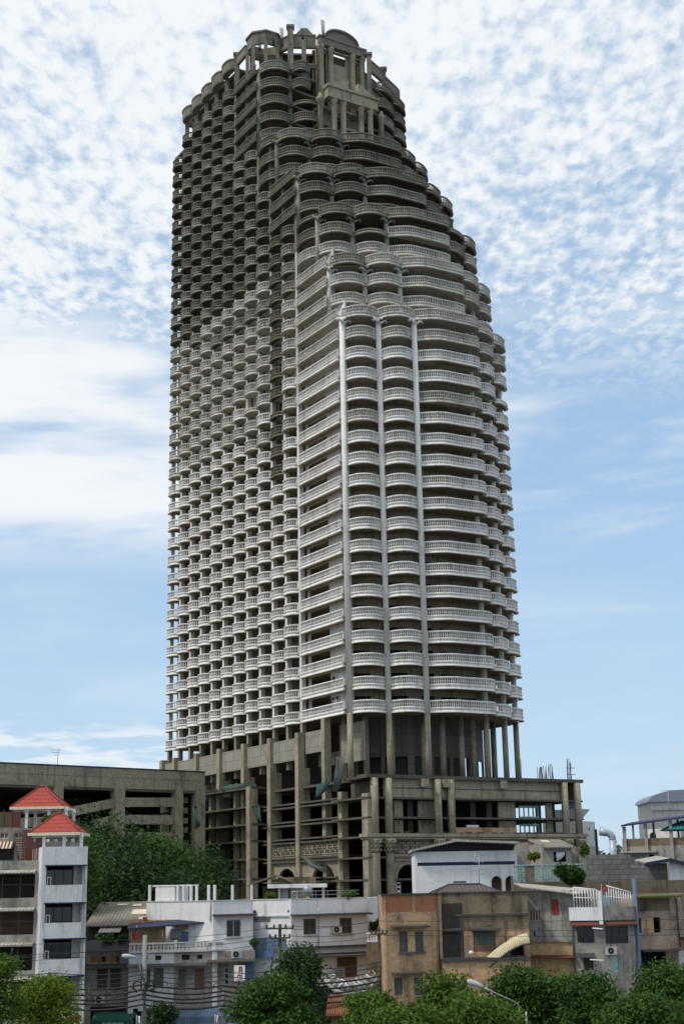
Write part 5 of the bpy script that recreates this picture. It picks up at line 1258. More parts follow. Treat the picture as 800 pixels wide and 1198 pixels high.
P1('brick_pier', 'brick', hs8, lambda mb: sl.box(mb, 0, .88, 0, zt8 + .8, -.3, .05))
mb = MB(); A_, B_, C_, D_ = at(617, 983.5, 169), at(655, 983.5, 168), at(671.5, 992, 162.4), at(636, 992.5, 162.4)
mb.hexa([tuple(p) for p in (D_, C_, B_, A_)] + [tuple(p + Vector((0, 0, .15))) for p in (D_, C_, B_, A_)]); rf8 = mb.build('roof', 'corrug', hs8)
mb = MB(); f8 = lambda a, b: D_ + (C_ - D_) * a + (A_ - D_) * b + Vector((0, 0, .16)); mb.hexa([f8(.3, .6), f8(.55, .6), f8(.55, .8), f8(.3, .8)] + [p + Vector((0, 0, .04)) for p in (f8(.3, .6), f8(.55, .6), f8(.55, .8), f8(.3, .8))]); mb.build('roof_sheet', 'fascia', rf8)
mb = MB(); c0, c1_, z0, z1 = sw.rect(650, 997, 661, 1007); n_ = 8
for i in range(n_ + 1): f = i / n_; mb.v += [sw.P(c0 + (c1_ - c0) * f, z0 + (z1 - z0) * (f * f * .8), .05 + .04 * math.sin(i * 2)), sw.P(c0 + (c1_ - c0) * f, z1, .05)]
for i in range(n_): mb.face((2 * i, 2 * i + 2, 2 * i + 3, 2 * i + 1), 0, True)
o = mb.build('banner', 'white_paint', None, sw.P(c0, z0, .05)); o.modifiers.new('th', 'SOLIDIFY').thickness = .02; tag(o, 'white cloth hung at the dark window of the little shed', 'cloth')
w9 = WL(671, 166, 699, 166); mb = MB(); w9.wall(mb, 0, w9.L, 0, w9.hit(680, 990.5)[1], (), .25); tag(mb.build('terrace_wall', 'house_stain', None, w9.P(0, 0)), 'pale grey wall to the right of the little terrace shed', 'wall')
# turquoise pierced-block fence on a wall
w10 = WL(601, 140, 690, 141); zf1, zf0 = w10.hit(640, 1011)[1], w10.hit(640, 1031.5)[1]; fn = thing('block_fence', w10.P(w10.L / 2, 0, -.1), 'pale turquoise pierced block fence half covered by a bush', 'fence')
mb = MB(); w10.wall(mb, 0, w10.L, 0, zf0, (), .3); mb.build('base_wall', 'mould', fn)
mb = MB(); st = .3
W10 = w10.L; nrow = 6
for i in range(int(W10 / st)):
    if (i % 12) in (4, 5, 6) and i < 20: continue
    for j in range(nrow):
        z = zf0 + .002 + (zf1 - zf0 - .1) * j / nrow; hh = (zf1 - zf0 - .1) / nrow
        w10.box(mb, i * st, i * st + .07, z, z + hh, -.15, -.02); w10.box(mb, i * st + .07, i * st + st, z, z + .06, -.14, -.03)
        if (i + j) % 2: w10.box(mb, i * st + .12, i * st + .2, z + .06, z + hh, -.12, -.05)
mb.build('pierced_blocks', 'lattice', fn); P1('coping', 'lattice', fn, lambda mb: w10.box(mb, 0, W10, zf1 - .1, zf1, -.2, .03)); P1('fence_panel', 'mould', fn, lambda mb: [w10.box(mb, a * st + .03, a * st + 3 * st - .03, zf0 + .003, zf1 - .11, -.13, -.05) for a in (4, 16)])
# grey cement-board house
w11 = WL(613, 117.5, 666, 116.2); h11 = thing('cement_board_house', w11.P(w11.L / 2, 0, -3), 'grey cement board house with a red shutter and pale sloping sheet roof', 'building')
zt11 = w11.hit(640, 1042)[1]; z11 = w11.hit(640, 1100)[1]; r1_, r2_, r3_ = w11.rect(618, 1065, 633, 1077.5), w11.rect(645, 1052, 653, 1069.5), w11.rect(623.5, 1090, 626, 1095.5)
body(h11, w11, 0, w11.L, z11, zt11, [r1_, r2_, r3_], 6, 'panel_grey', rz=zt11 - .1)
window(h11, w11, r1_, 4, 1, 'frame_pale', 'shutter_brown'); P1('red_shutter', 'red', h11, lambda mb: w11.box(mb, r2_[0] - .03, r2_[1] + .03, r2_[2], r2_[3], .01, .06))
P1('joint', 'near_black', h11, lambda mb: [w11.box(mb, w11.L * f - .012, w11.L * f + .012, z11 + .05, zt11 - .1, .0, .006) for f in (.38, .56, .8)])
mb = MB(); w11.wall(mb, -.15, w11.L, 0, z11 - .13, (), .35, 0, .12); mb.build('base_wall', 'orange_clean', h11); P1('ledge', 'house_stain', h11, lambda mb: w11.box(mb, -.2, w11.L, z11 - .128, z11 - .003, -.2, .3)); canopy(h11, w11, -.2, w11.L + .3, w11.hit(640, 1117)[1], 1.0, .1, .1, 'canopy', 'maroon')
pa, pb, pc, pd = at(611, 1038.5, 116.4), at(674, 1046.5, 115.2), at(703, 1043, 121), at(600, 1034, 121.5); mb = MB(); mb.hexa([tuple(p) for p in (pa, pb, pc, pd)] + [tuple(p + Vector((0, 0, .09))) for p in (pa, pb, pc, pd)]); mb.build('roof', 'corrug_pale', h11)
# balcony house with railings
w12 = WL(665.5, 115.6, 700.5, 115); w13 = WL(700.5, 115, 739, 115.6); h12 = thing('balcony_house', w12.P(w12.L, 0, -3), 'tan house with white caged balconies and maroon window awnings', 'building')
zb, zt_ = w12.hit(680, 1077)[1], w12.hit(680, 1061.5)[1]; q1 = w12.rect(674, 1083, 695, 1103); q2 = w12.rect(682, 1119, 694, 1135); p1 = w13.rect(707, 1084, 735, 1103.5); p2 = w13.rect(713, 1117, 724, 1137)
mb = MB(); w12.wall(mb, 0, w12.L - .002, 0, zb, [q1, q2], .22); w13.wall(mb, 0, w13.L, 0, zb, [p1, p2], .22); e1 = Wall((w12.X(0)[0] + .3, 121), w12.X(0)); e1.wall(mb, 0, e1.L - .01, 0, zb, (), .22); e2 = Wall(w13.X(w13.L), (w13.X(w13.L)[0] + .3, 121)); e2.wall(mb, .01, e2.L, 0, zb, (), .22); mb.build('wall', 'orange', h12).active_material = M['house_stain']
P1('inner_wall', 'near_black', h12, lambda mb: mb.prism([w12.X(.4, -1), w13.X(w13.L - .4, -1), (w13.X(w13.L)[0] - .3, 120.6), (w12.X(0)[0] + .5, 120.6)], 0, zb - .3)); P1('floor', 'house_stain', h12, lambda mb: mb.prism([w12.X(.1, -.25), w12.X(w12.L, -.25), w13.X(w13.L - .1, -.25), (w13.X(w13.L)[0], 120.8), (w12.X(0)[0] + .4, 120.8)], zb - .25, zb - .05))
P1('balcony_parapet', 'house_white', h12, lambda mb: w12.wall(mb, -.1, w12.L - .15, zb + .003, zt_, (), .15, 0, .35)); P1('balcony_parapet', 'house_stain', h12, lambda mb: w13.wall(mb, .16, w13.L, zb + .003, zt_, (), .15, 0, .3)); P1('corner_post', 'house_white', h12, lambda mb: w12.box(mb, w12.L - .14, w12.L + .15, zb - .3, w12.hit(700, 1042)[1], .05, .4))
def cage(W__, u0, u1, z0, za, zb_, out, n_):
    mb = MB()
    for i in range(n_ + 1): f = i / n_; u = u0 + (u1 - u0) * f; mb.tube([W__.P(u, z0, out), W__.P(u, za + (zb_ - za) * f, out)], .035, 4)
    mb.tube([W__.P(u0, za, out), W__.P(u1, zb_, out)], .05, 5); mb.tube([W__.P(u0, (z0 + za) / 2, out), W__.P(u1, (z0 + zb_) / 2, out)], .035, 4); mb.build('railing', 'white_paint', h12)
cage(w12, w12.hit(671, 1050)[0], w12.hit(698, 1050)[0], zt_, w12.hit(680, 1038)[1], w12.hit(680, 1041)[1], .25, 8); cage(w13, w13.hit(708, 1050)[0], w13.hit(736, 1050)[0], zt_, w13.hit(720, 1036)[1], w13.hit(720, 1044)[1], .2, 10)
P1('balcony_room', 'house_stain', h12, lambda mb: mb.prism([w12.X(.3, -2.2), w12.X(w12.L, -2.2), w13.X(w13.L - .2, -2.2), w13.X(w13.L - .2, -2.4), w12.X(w12.L, -2.4), w12.X(.3, -2.4)], zb, w12.hit(680, 1042)[1]))
P1('green_shelf', 'lattice', h12, lambda mb: w13.box(mb, *w13.rect(704, 1048, 715, 1060), -.9, -.5))
window(h12, w12, q1, 2, 1, 'frame_dark'); window(h12, w13, p1, 3, 2, 'frame_dark'); window(h12, w13, p2, 2, 3, 'lattice', 'lattice'); P1('door', 'near_black', h12, lambda mb: w12.box(mb, q2[0], q2[1], q2[2], q2[3], -.2, -.14))
canopy(h12, w12, w12.hit(667, 1080)[0], w12.L - .2, w12.hit(680, 1077.2)[1] - .01, .8, .08, .28, 'awning', 'maroon'); canopy(h12, w13, .2, w13.L + .05, w13.hit(720, 1077.2)[1] - .01, .75, .08, .22, 'awning', 'maroon'); canopy(h12, w12, w12.hit(675, 1116)[0], w12.hit(695, 1116)[0], w12.hit(680, 1115)[1], .8, .07, .25, 'awning', 'slate')
P1('blue_pipe', 'blue', h12, lambda mb: mb.tube([w13.P(w13.L + .14, 0, .12), w13.P(w13.L + .14, w13.hit(738, 1028)[1], .12)], .14, 8)); 
for x0, x1, y in ((694, 706, 1085.5), (691, 707, 1122)): P1('pole_bracket', 'white_paint', h12, lambda mb: mb.tube([w12.P(w12.hit(x0, y)[0], w12.hit(x0, y)[1], .9), w12.P(w12.hit(x1, y + 1)[0], w12.hit(x1, y + 1)[1], .95)], .05, 5))
aircon(w13, 707.5, 1117, .05, 'air conditioner on the tan balcony house, below its wide window')
aircon(FW[1], 270, 1121, .1, 'air conditioner low on the white house between window and canopy'); aircon(WL(103, 121, 153, 121), 111.5, 1174, .05, 'air conditioner above the green shop awning')
aircon(FW[3], 387, 1092, .05, 'grey air conditioner between two upper windows of the white house')
# pink peeling house at the right edge and the walls behind
w14 = WL(741, 117, 830, 119.5); h14 = thing('pink_house', w14.P(w14.L / 2, 0, -3), 'pinkish peeling old house with a mossy ledge at the right edge', 'building')
zt14 = w14.hit(770, 1046)[1]; a1_, a2_, a3_ = w14.rect(742.5, 1074, 751, 1091.5), w14.rect(756, 1073.5, 773, 1091), w14.rect(744, 1113, 782, 1160)
body(h14, w14, 0, w14.L, 0, zt14, [a1_, a2_, a3_], 6, 'pink'); window(h14, w14, a1_, 2, 1, 'shutter'); shutters(h14, w14, (a2_[0], (a2_[0] + a2_[1]) / 2, a2_[2], a2_[3]), 1, 'orange_clean'); P1('dark_room', 'near_black', h14, lambda mb: w14.box(mb, .3, w14.L - .3, 0, zt14 - 1.2, -2.5, -2.3))
canopy(h14, w14, 0, w14.hit(787, 1050)[0], zt14 - .02, 1.3, .15, .1, 'mossy_ledge', 'moss'); canopy(h14, w14, 0, w14.hit(789, 1111)[0], w14.hit(760, 1110.5)[1], .9, .12, .05, 'ledge', 'ledge'); P1('upper_stain', 'mould', h14, lambda mb: w14.box(mb, .02, w14.hit(782, 1060)[0], w14.hit(760, 1066)[1], zt14 - .2, .002, .02))
P1('pier', 'house_grey', h14, lambda mb: w14.box(mb, w14.hit(791, 1120)[0], w14.L - .5, 0, w14.hit(790, 1112)[1], .003, .3)); mb = MB(); u, z = w14.hit(791, 1098); mb.hexa([w14.P(u, z, .3), w14.P(u + 2.5, z - .9, .3), w14.P(u + 2.5, z - .9, 1.6), w14.P(u, z, 1.6), w14.P(u, z + .15, .3), w14.P(u + 2.5, z + .1, .3), w14.P(u + 2.5, z + .1, 1.6), w14.P(u, z + .15, 1.6)]); mb.build('dark_awning', 'slate', h14)
w15 = WL(688, 127, 830, 131); mb = MB(); w15.wall(mb, 0, w15.L, 0, w15.hit(740, 1030.5)[1], (), .3); mb.build('x', 'mould', None, w15.P(0, 0)); o = bpy.data.objects['x']; o.name = 'long_wall'; tag(o, 'long brown streaked wall behind the tan and pink houses', 'wall')
w16 = WL(687, 134, 760, 134); mb = MB(); k0 = w16.hit(700, 1000)[1]; w16.wall(mb, 0, w16.L * .72, 0, k0, (), .3); w16.wall(mb, w16.L * .72 + .002, w16.L, 0, k0 - 1.2, (), .3); tag(mb.build('block_wall', 'block', None, w16.P(0, 0)), 'bare grey block wall above the long streaked wall', 'wall')
# house with the navy roof
w17 = WL(756, 139, 830, 139); h17 = thing('navy_roof_house', w17.P(w17.L / 2, 0, -2), 'small white gabled house with a navy edged roof, right', 'building'); g0, g1_, g2 = at(755, 1009, 138.5), at(783, 1004, 138.5), at(830, 1016, 138.5)
mb = MB(); w17.wall(mb, w17.hit(781, 1010)[0], w17.L, 0, g2.z, (), .2); k = mb.add([w17.P(w17.hit(781, 1010)[0], g2.z, 0), w17.P(w17.L, g2.z, 0), w17.P(w17.hit(783, 1010)[0], g1_.z - .1, 0)]); mb.face((k, k + 1, k + 2)); w17.wall(mb, 0, w17.hit(781, 1010)[0] - .01, 0, g0.z - .1, (), .2, 1, -.6); mb.build('wall', ['house_white', 'block'], h17)
mb = MB()
for a, b in ((g0, g1_), (g1_, g2)): mb.hexa([(a.x, 138.3, a.z - .3), (b.x, 138.3, b.z - .3), (b.x, 138.5, b.z - .3), (a.x, 138.5, a.z - .3), (a.x, 138.3, a.z), (b.x, 138.3, b.z), (b.x, 138.5, b.z), (a.x, 138.5, a.z)], 0); mb.hexa([(a.x, 138.51, a.z - .1), (b.x, 138.51, b.z - .1), (b.x, 144, b.z + .2), (a.x, 144, a.z + .2), (a.x, 138.51, a.z), (b.x, 138.51, b.z), (b.x, 144, b.z + .35), (a.x, 144, a.z + .35)], 1)
mb.build('roof', ['navy', 'corrug_pale'], h17)
# roof terrace with the slanting navy canopy
w18 = WL(730, 150, 830, 147); h18 = thing('terrace_house', w18.P(w18.L / 2, 0, -3), 'pale stained house with an open roof terrace under a slanting navy canopy', 'building')
zp, zq = w18.hit(750, 990)[1], w18.hit(750, 981)[1]; body(h18, w18, .0, w18.L, 0, zp, [w18.rect(757, 1000, 765, 1004)], 7, 'house_stain', rz=zp - .02); P1('parapet', 'mould', h18, lambda mb: w18.wall(mb, .1, w18.L, zp + .003, zq, (), .2, 0, -.02)); P1('ledge', 'corrug_pale', h18, lambda mb: w18.box(mb, 0, 3.6, zp - .65, zp - .5, .0, .8))
ca, cb = w18.hit(727, 967), w18.hit(829, 953); mb = MB(); mb.hexa([w18.P(ca[0], ca[1] - .05, .6), w18.P(cb[0], cb[1] - .05, .6), w18.P(cb[0], cb[1] + .5, -6), w18.P(ca[0], ca[1] + .5, -6), w18.P(ca[0], ca[1] + .12, .6), w18.P(cb[0], cb[1] + .12, .6), w18.P(cb[0], cb[1] + .65, -6), w18.P(ca[0], ca[1] + .65, -6)]); mb.build('canopy', 'navy', h18)
for px in (730.5, 755.5, 785):
    u = w18.hit(px, 980)[0]; zz = ca[1] + (cb[1] - ca[1]) * (u - ca[0]) / (cb[0] - ca[0]); P1('post', 'house_stain', h18, lambda mb: w18.box(mb, u - .16, u + .16, zp - 1.2 if px < 780 else zp - 2.6, zz - .06, .0, .3)); P1('rear_post', 'house_stain', h18, lambda mb: w18.box(mb, u - .1, u + .1, zp, zz + .3, -5.4, -5.2))
um_ = thing('parasol', w18.P(w18.hit(797, 985)[0], zp, -1.5), 'teal canvas parasol on the roof terrace at the right edge', 'parasol'); q = um_.location; mb = MB(); mb.lathe(tuple(q), [(2.3, 1.5), (2.35, 1.58), (1.2, 2.1), (.05, 2.5)], 10, 0, False); mb.build('canopy', 'teal', um_); mb = MB(); mb.lathe(tuple(q), [(.05, 0), (.05, 2.45)], 6); mb.build('pole', 'steel', um_)
# metal duct elbow
dq = at(718, 999, 136); dt = thing('vent_duct', (dq.x, 136.4, 0), 'shiny metal ventilation duct with an elbow mouth on the roof', 'duct'); zz = at(718, 981, 136).z; mb = MB(); mb.lathe((dq.x, 136.4, 0), [(.32, dq.z - 2), (.32, zz)], 14); mb.lathe((dq.x, 136.4, 0), [(.36, zz - .06), (.36, zz + .02)], 14); mb.build('pipe', 'dome', dt)
mb = MB(); pts = [Vector((dq.x, 136.4, zz))] + [Vector((dq.x - .55 + .55 * math.cos(a), 136.4, zz + .55 * math.sin(a))) for a in (R(20), R(45), R(70), R(90))] + [Vector((dq.x - 1.15, 136.4, zz + .72))]; mb.tube(pts, [.34, .34, .34, .34, .34, .42], 12); mb.build('elbow', 'dome', dt); P1('base', 'block', dt, lambda mb: mb.box(dq.x - .7, dq.x + .7, 135.7, 137.1, 0, dq.z - .1))
# far buildings
w20 = WL(679, 285, 700, 290); h20 = thing('far_white_house', w20.P(w20.L / 2, 0, -5), 'white building with a dark corner peeping out behind the podium', 'building'); zt20 = w20.hit(690, 961)[1]; body(h20, w20, 0, w20.L, 0, zt20, [w20.rect(688, 968, 690, 972), w20.rect(684, 975, 686, 979)], 8, 'far_white'); P1('dark_corner', 'navy', h20, lambda mb: w20.box(mb, w20.hit(695, 970)[0], w20.L + .2, 0, w20.hit(690, 970)[1], .003, .3)); 
a, b = w20.hit(677, 946), w20.hit(692, 960); mb = MB(); mb.hexa([w20.P(a[0], zt20 + .003, -.5), w20.P(a[0] + 1, zt20 + .003, -.5), w20.P(a[0] + 1, zt20 + .003, -6), w20.P(a[0], zt20 + .003, -6), w20.P(a[0], a[1], -.3), w20.P(b[0], a[1], -.3), w20.P(b[0], a[1], -6), w20.P(a[0], a[1], -6)]); mb.build('flared_roof', 'dome', h20); P1('roof_box', 'blue', h20, lambda mb: w20.box(mb, *w20.rect(678, 937, 682.5, 946.5)[:2], a[1] + .003, a[1] + 1.6, -3, -1))
w21 = WL(768, 300, 850, 300); h21 = thing('domed_building', w21.P(w21.L / 2, 0, -10), 'pale building with a grey curved metal roof beyond the terrace canopy', 'building'); zt21 = w21.hit(780, 938)[1]; body(h21, w21, 0, w21.L, 0, zt21, [], 14, 'far_white', rz=zt21 - .5); P1('string_course', 'house_grey', h21, lambda mb: w21.box(mb, -.8, w21.L, w21.hit(780, 948)[1], w21.hit(780, 946.5)[1], .003, .4))
mb = MB(); n_ = 14; rr = w21.L / 2 + .6
for i in range(n_):
    a, b = math.pi * (1 - i / n_), math.pi * (1 - (i + 1) / n_); c = w21.L / 2; mb.hexa([w21.P(c + rr * math.cos(a), zt21 + .003, .6), w21.P(c + rr * math.cos(b), zt21 + .003, .6), w21.P(c + rr * math.cos(b), zt21 + .003, -14), w21.P(c + rr * math.cos(a), zt21 + .003, -14), w21.P(c + rr * math.cos(a), zt21 + .01 + 2.4 * math.sin(a), .6), w21.P(c + rr * math.cos(b), zt21 + .01 + 2.4 * math.sin(b), .6), w21.P(c + rr * math.cos(b), zt21 + .01 + 2.4 * math.sin(b), -14), w21.P(c + rr * math.cos(a), zt21 + .01 + 2.4 * math.sin(a), -14)])
mb.build('curved_roof', 'dome', h21)
w22 = WL(757, 210, 800, 205); h22 = thing('arched_window_house', w22.P(w22.L / 2, 0, -3), 'cream house with a dark arched window seen through the roof terrace', 'building'); zz = w22.hit(780, 969)[1]; ur = w22.rect(758, 974, 768.5, 985); mb = MB(); w22.arch(mb, 0, w22.L, 0, zz, (ur[0] + ur[1]) / 2, .6, ur[3] - .6, .3); mb.build('wall', 'far_white', h22); P1('arched_window', 'glass', h22, lambda mb: w22.box(mb, ur[0], ur[1], 0, ur[3], -.28, -.2)); P1('rear_wall', 'far_white', h22, lambda mb: w22.box(mb, 0, w22.L, 0, zz, -8, -.4))
# ------------------------------------------------------------------ trees and plants
def leaves(mb, clumps, n, size, seed, up=.5, shell=.55):
    rg = np.random.default_rng(seed); ws = np.array([c[1][0] * c[1][1] * c[1][2] for c in clumps]) ** .7; ws /= ws.sum()
    ids = rg.choice(len(clumps), n, p=ws)
    d = rg.normal(size=(n, 3)); d /= np.linalg.norm(d, axis=1)[:, None]
    rad = shell + (1 - shell) * rg.random(n) ** .8
    rad *= 1 + .3 * np.sin(d[:, 0] * 7 + ids) * np.sin(d[:, 1] * 6 + 2 * ids) + .2 * np.abs(rg.normal(size=n))
    C_ = np.array([c[0] for c in clumps])[ids]; S_ = np.array([c[1] for c in clumps])[ids]
    P_ = C_ + d * S_ * rad[:, None]
    nn = d * .6 + rg.normal(size=(n, 3)) * .7 + np.array([0, 0, up]); nn /= np.linalg.norm(nn, axis=1)[:, None]
    a = np.cross(nn, rg.normal(size=(n, 3))); a /= np.linalg.norm(a, axis=1)[:, None]; b = np.cross(nn, a)
    sz = size * (.6 + .8 * rg.random(n))[:, None]
    k = len(mb.v)
    V = np.stack([P_ - a * sz, P_ - b * sz * .45 + nn * sz * .1, P_ + a * sz, P_ + b * sz * .45 + nn * sz * .1], 1).reshape(-1, 3)
    mb.v += [tuple(v) for v in V]; 
    for i in range(n): mb.face((k + 4 * i, k + 4 * i + 1, k + 4 * i + 2, k + 4 * i + 3))
def tree(base, h, rx, ry, label, mat, n, size, seed, crown_from=.4, nclump=14, lean=0.0, name='leafy_tree', group='trees along the street', cat='tree', flat=.8, trunk=.22):
    rg = random.Random(seed); r = thing(name, base, label, cat, group); bx, by, bz = base; mb = MB()
    zc = bz + h * crown_from
    mb.tube([(bx, by, bz - .1), (bx + lean * .3, by, bz + h * .2), (bx + lean * .6, by, zc), (bx + lean, by, bz + h * .75)], [trunk, trunk * .8, trunk * .65, trunk * .25], 8)
    cl = []
    for i in range(nclump):
        a = 2.4 * i + rg.uniform(-.4, .4); f = ((i + .5) / nclump) ** .55; zz = rg.uniform(0, 1); prof = math.sin(math.pi * (.18 + .72 * zz)) ** .8
        c = Vector((bx + lean + rx * f * math.cos(a) * .86 * prof, by + ry * f * math.sin(a) * .86 * prof, zc + (bz + h - zc) * (.08 + .80 * zz)))
        s = (h - h * crown_from) * rg.uniform(.11, .22) * (1.25 if f < .5 else 1); cl.append((tuple(c), (s * rg.uniform(1, 1.4) * rx / max(rx, ry), s * rg.uniform(1, 1.4), s * flat)))
        st = Vector((bx + lean * .6, by, zc - h * .08 + (bz + h - zc) * .45 * zz)); mid_ = st.lerp(c, .55) + Vector((0, 0, .12 * h * rg.uniform(-.3, .6))); mb.tube([st, mid_, c], [trunk * .42, trunk * .25, trunk * .07], 5)
    mb.build('trunk', 'bark', r); mb = MB(); leaves(mb, cl, n, size, seed); mb.build('crown', mat, r); return r
def px_tree(px, ptop, pxw, Y, label, mat, n, size, seed, base_z=0.0, **kw):
    """a tree on the ground whose top and spread are given where it stands"""
    t_ = at(px, ptop, Y); e = at(px + pxw, ptop, Y); rx = (e.x - t_.x)
    return tree((t_.x, Y, base_z), t_.z - base_z, rx, kw.pop('ry', rx * .8), label, mat, n, size, seed, **kw)
# dark trees behind the left houses
G2 = 'dark trees in front of the parking building'
px_tree(118, 962, 36, 152, 'dark green tree right behind the red roofs', 'leaf_dark', 15000, .24, 11, group=G2, crown_from=.2, nclump=34)
px_tree(182, 969, 42, 158, 'dark green tree in the middle of the gap before the parking pillars', 'leaf_mid', 17000, .24, 12, group=G2, crown_from=.2, nclump=36)
px_tree(226, 990, 22, 164, 'lower dark tree against the side of the podium', 'leaf_dark', 9000, .24, 13, group=G2, crown_from=.2, nclump=26)
px_tree(148, 992, 42, 147, 'broad low dark tree behind the corrugated roof', 'leaf_dark', 14000, .22, 14, group=G2, crown_from=.2, nclump=34)
px_tree(90, 952, 17, 128, 'young tree reaching up between the two red roofs', 'leaf_mid', 4500, .18, 15, group=G2, crown_from=.55, nclump=16)
px_tree(205, 1016, 46, 150, 'bushy tree low behind the white roof posts', 'leaf_dark', 12000, .22, 16, group=G2, crown_from=.3, nclump=30)
# street trees in front
G3 = 'trees along the street'
px_tree(55, 1139, 43, 96, 'bright yellow green rounded tree before the white tower house', 'leaf_lime', 15000, .12, 21, crown_from=.35, nclump=34, group=G3)
px_tree(4, 1116, 24, 92, 'feathery young tree at the left edge', 'leaf_bright', 3200, .13, 22, crown_from=.55, nclump=14, group=G3, trunk=.1)
px_tree(318, 1141, 58, 94, 'dark drooping tree below the blue screen of the white house', 'leaf_mid', 15000, .15, 23, crown_from=.3, nclump=34, group=G3)
px_tree(347, 1107, 21, 100, 'upright dark tree rising beside the timber pole', 'leaf_dark', 7000, .14, 24, crown_from=.4, nclump=20, group=G3)
px_tree(432, 1160, 52, 88, 'light green spreading tree by the ornate shrine roof', 'leaf_bright', 12000, .13, 25, crown_from=.4, nclump=32, group=G3)
px_tree(525, 1135, 52, 86, 'open feathery tree in front of the orange house', 'leaf_bright', 11000, .13, 26, crown_from=.45, nclump=30, group=G3)
px_tree(606, 1130, 62, 82, 'dense dark green tree below the cement board house', 'leaf_mid', 18000, .13, 27, crown_from=.35, nclump=38, group=G3)
px_tree(682, 1133, 52, 80, 'dense dark green tree below the tan balcony house', 'leaf_mid', 16000, .13, 28, crown_from=.35, nclump=36, group=G3)
px_tree(776, 1128, 40, 84, 'green tree at the lower right corner', 'leaf_mid', 13000, .13, 29, crown_from=.35, nclump=30, group=G3)
px_tree(560, 1155, 56, 78, 'low bright tree nearest the camera, under the street lamp', 'leaf_bright', 14000, .12, 30, crown_from=.35, nclump=34, group=G3)
px_tree(745, 1158, 66, 76, 'low dark tree nearest the camera in the lower right', 'leaf_mid', 15000, .12, 31, crown_from=.35, nclump=34, group=G3)
px_tree(476, 1168, 50, 78, 'low bright tree nearest the camera, left of the street lamp', 'leaf_bright', 12000, .12, 33, crown_from=.35, nclump=30, group=G3)
px_tree(190, 1172, 22, 98, 'small dark tree beside the concrete lamp pole', 'leaf_dark', 3500, .13, 32, crown_from=.5, nclump=14, group=G3, trunk=.1)
def bush(px, py, wpx, hpx, Y, label, mat, n, size, seed, zb=None, name='bush', group='plants on the roofs and walls'):
    a, b, c = at(px - wpx / 2, py, Y), at(px + wpx / 2, py, Y), at(px, py - hpx, Y); zb = a.z if zb is None else zb; rg = random.Random(seed)
    r = thing(name, ((a.x + b.x) / 2, Y, zb), label, 'plant', group); w_, h_ = (b.x - a.x) / 2, c.z - zb; cx = (a.x + b.x) / 2; mb = MB(); cl = []
    for i in range(7):
        x = cx + rg.uniform(-.7, .7) * w_; z = zb + h_ * rg.uniform(.3, .8); cl.append(((x, Y + rg.uniform(-.2, .2), z), (w_ * .38, .4, h_ * .26))); mb.tube([(cx + rg.uniform(-.1, .1), Y, zb - .03), ((cx + x) / 2, Y, (zb + z) / 2 + .1), (x, Y, z)], [.04, .03, .01], 4)
    mb.build('stem', 'bark', r); mb = MB(); leaves(mb, cl, n, size, seed); mb.build('foliage', mat, r); return r
bush(668, 1037, 36, 26, 138.6, 'dark climbing bush over the turquoise block fence', 'leaf_mid', 2600, .2, 41)
bush(684, 1003, 10, 16, 165, 'wispy plant on the pale wall right of the little shed', 'leaf_mid', 350, .2, 42)
bush(625, 1009, 15, 12, 156, 'yellow green potted plants beside the little shed', 'leaf_yellow', 700, .2, 43)
bush(410, 1053, 22, 10, 122.9, 'green plants at the right end of the white house roof', 'leaf_bright', 500, .15, 44)
bush(316, 1053, 12, 9, 123.6, 'small green plant on the white house roof below the shed', 'leaf_bright', 260, .14, 45)
bush(437, 1092, 20, 16, 126, 'green bush in the gap between white and orange house', 'leaf_mid', 900, .17, 46)
bush(127, 1103, 14, 12, 120.6, 'potted plants on the dark ledge under the corrugated roof', 'leaf_mid', 420, .13, 47); bush(143, 1102, 12, 10, 120.6, 'thin potted plants near the beige balcony wall', 'leaf_dark', 300, .13, 48); bush(60, 965, 20, 12, 116.2, 'green shrub between the two red roofs', 'leaf_bright', 500, .16, 49, zb=at(60, 966, 116.2).z); bush(296, 1106 + 2, 14, 9, 119.0, 'small creeper on the wall beside the blue screen', 'leaf_mid', 220, .12, 50)
# far trees on the horizon
def far(px, ptop, wpx, Y, seed):
    t_ = at(px, ptop, Y); e = at(px + wpx, ptop, Y); mb = MB(); rg = random.Random(seed); w_ = e.x - t_.x; cl = [((t_.x + rg.uniform(-1, 1) * w_, Y + rg.uniform(-10, 10), t_.z * rg.uniform(.2, .8)), (w_ * .3, 10, t_.z * .3)) for i in range(22)]; leaves(mb, cl, 3500, 1.6, seed); return mb
tag(far(715, 992, 40, 480, 5).build('far_wood', 'far_green'), 'far line of hazy trees on the horizon', kind='stuff')

# ------------------------------------------------------------------ street furniture, wires, signs
def street_pole(px, ptop, Y, label, mat, r=.15, arms=(), name='utility_pole'):
    t_ = at(px, ptop, Y); p = thing(name, (t_.x, Y, 0), label, 'pole', 'utility poles along the street'); mb = MB(); mb.lathe((t_.x, Y, 0), [(r * 1.2, -.1), (r, t_.z * .5), (r * .85, t_.z)], 8); mb.build('post', mat, p)
    for (dz, l) in arms:
        z = t_.z - dz; mb = MB(); mb.box(t_.x - l, t_.x + l, Y - r - .12, Y - r + .02, z - .06, z + .06); a = mb.build('cross_arm', 'wood_pole', p)
        for i in (-1, -.45, .45, 1):
            mb = MB(); mb.lathe((t_.x + i * l * .93, Y - r - .05, z), [(.05, .06), (.08, .1), (.05, .16), (.08, .2), (.04, .28)], 8); mb.build('insulator', 'slate', a)
    return p, t_
pA, tA = street_pole(170, 1094, 103, 'grey concrete pole with coiled cables and a curved lamp arm', 'pole', .17)
pB, tB = street_pole(327.5, 1081, 105, 'dark timber pole with two cross arms before the white house', 'wood_pole', .13, ((.3, 1.0), (.95, .75)))
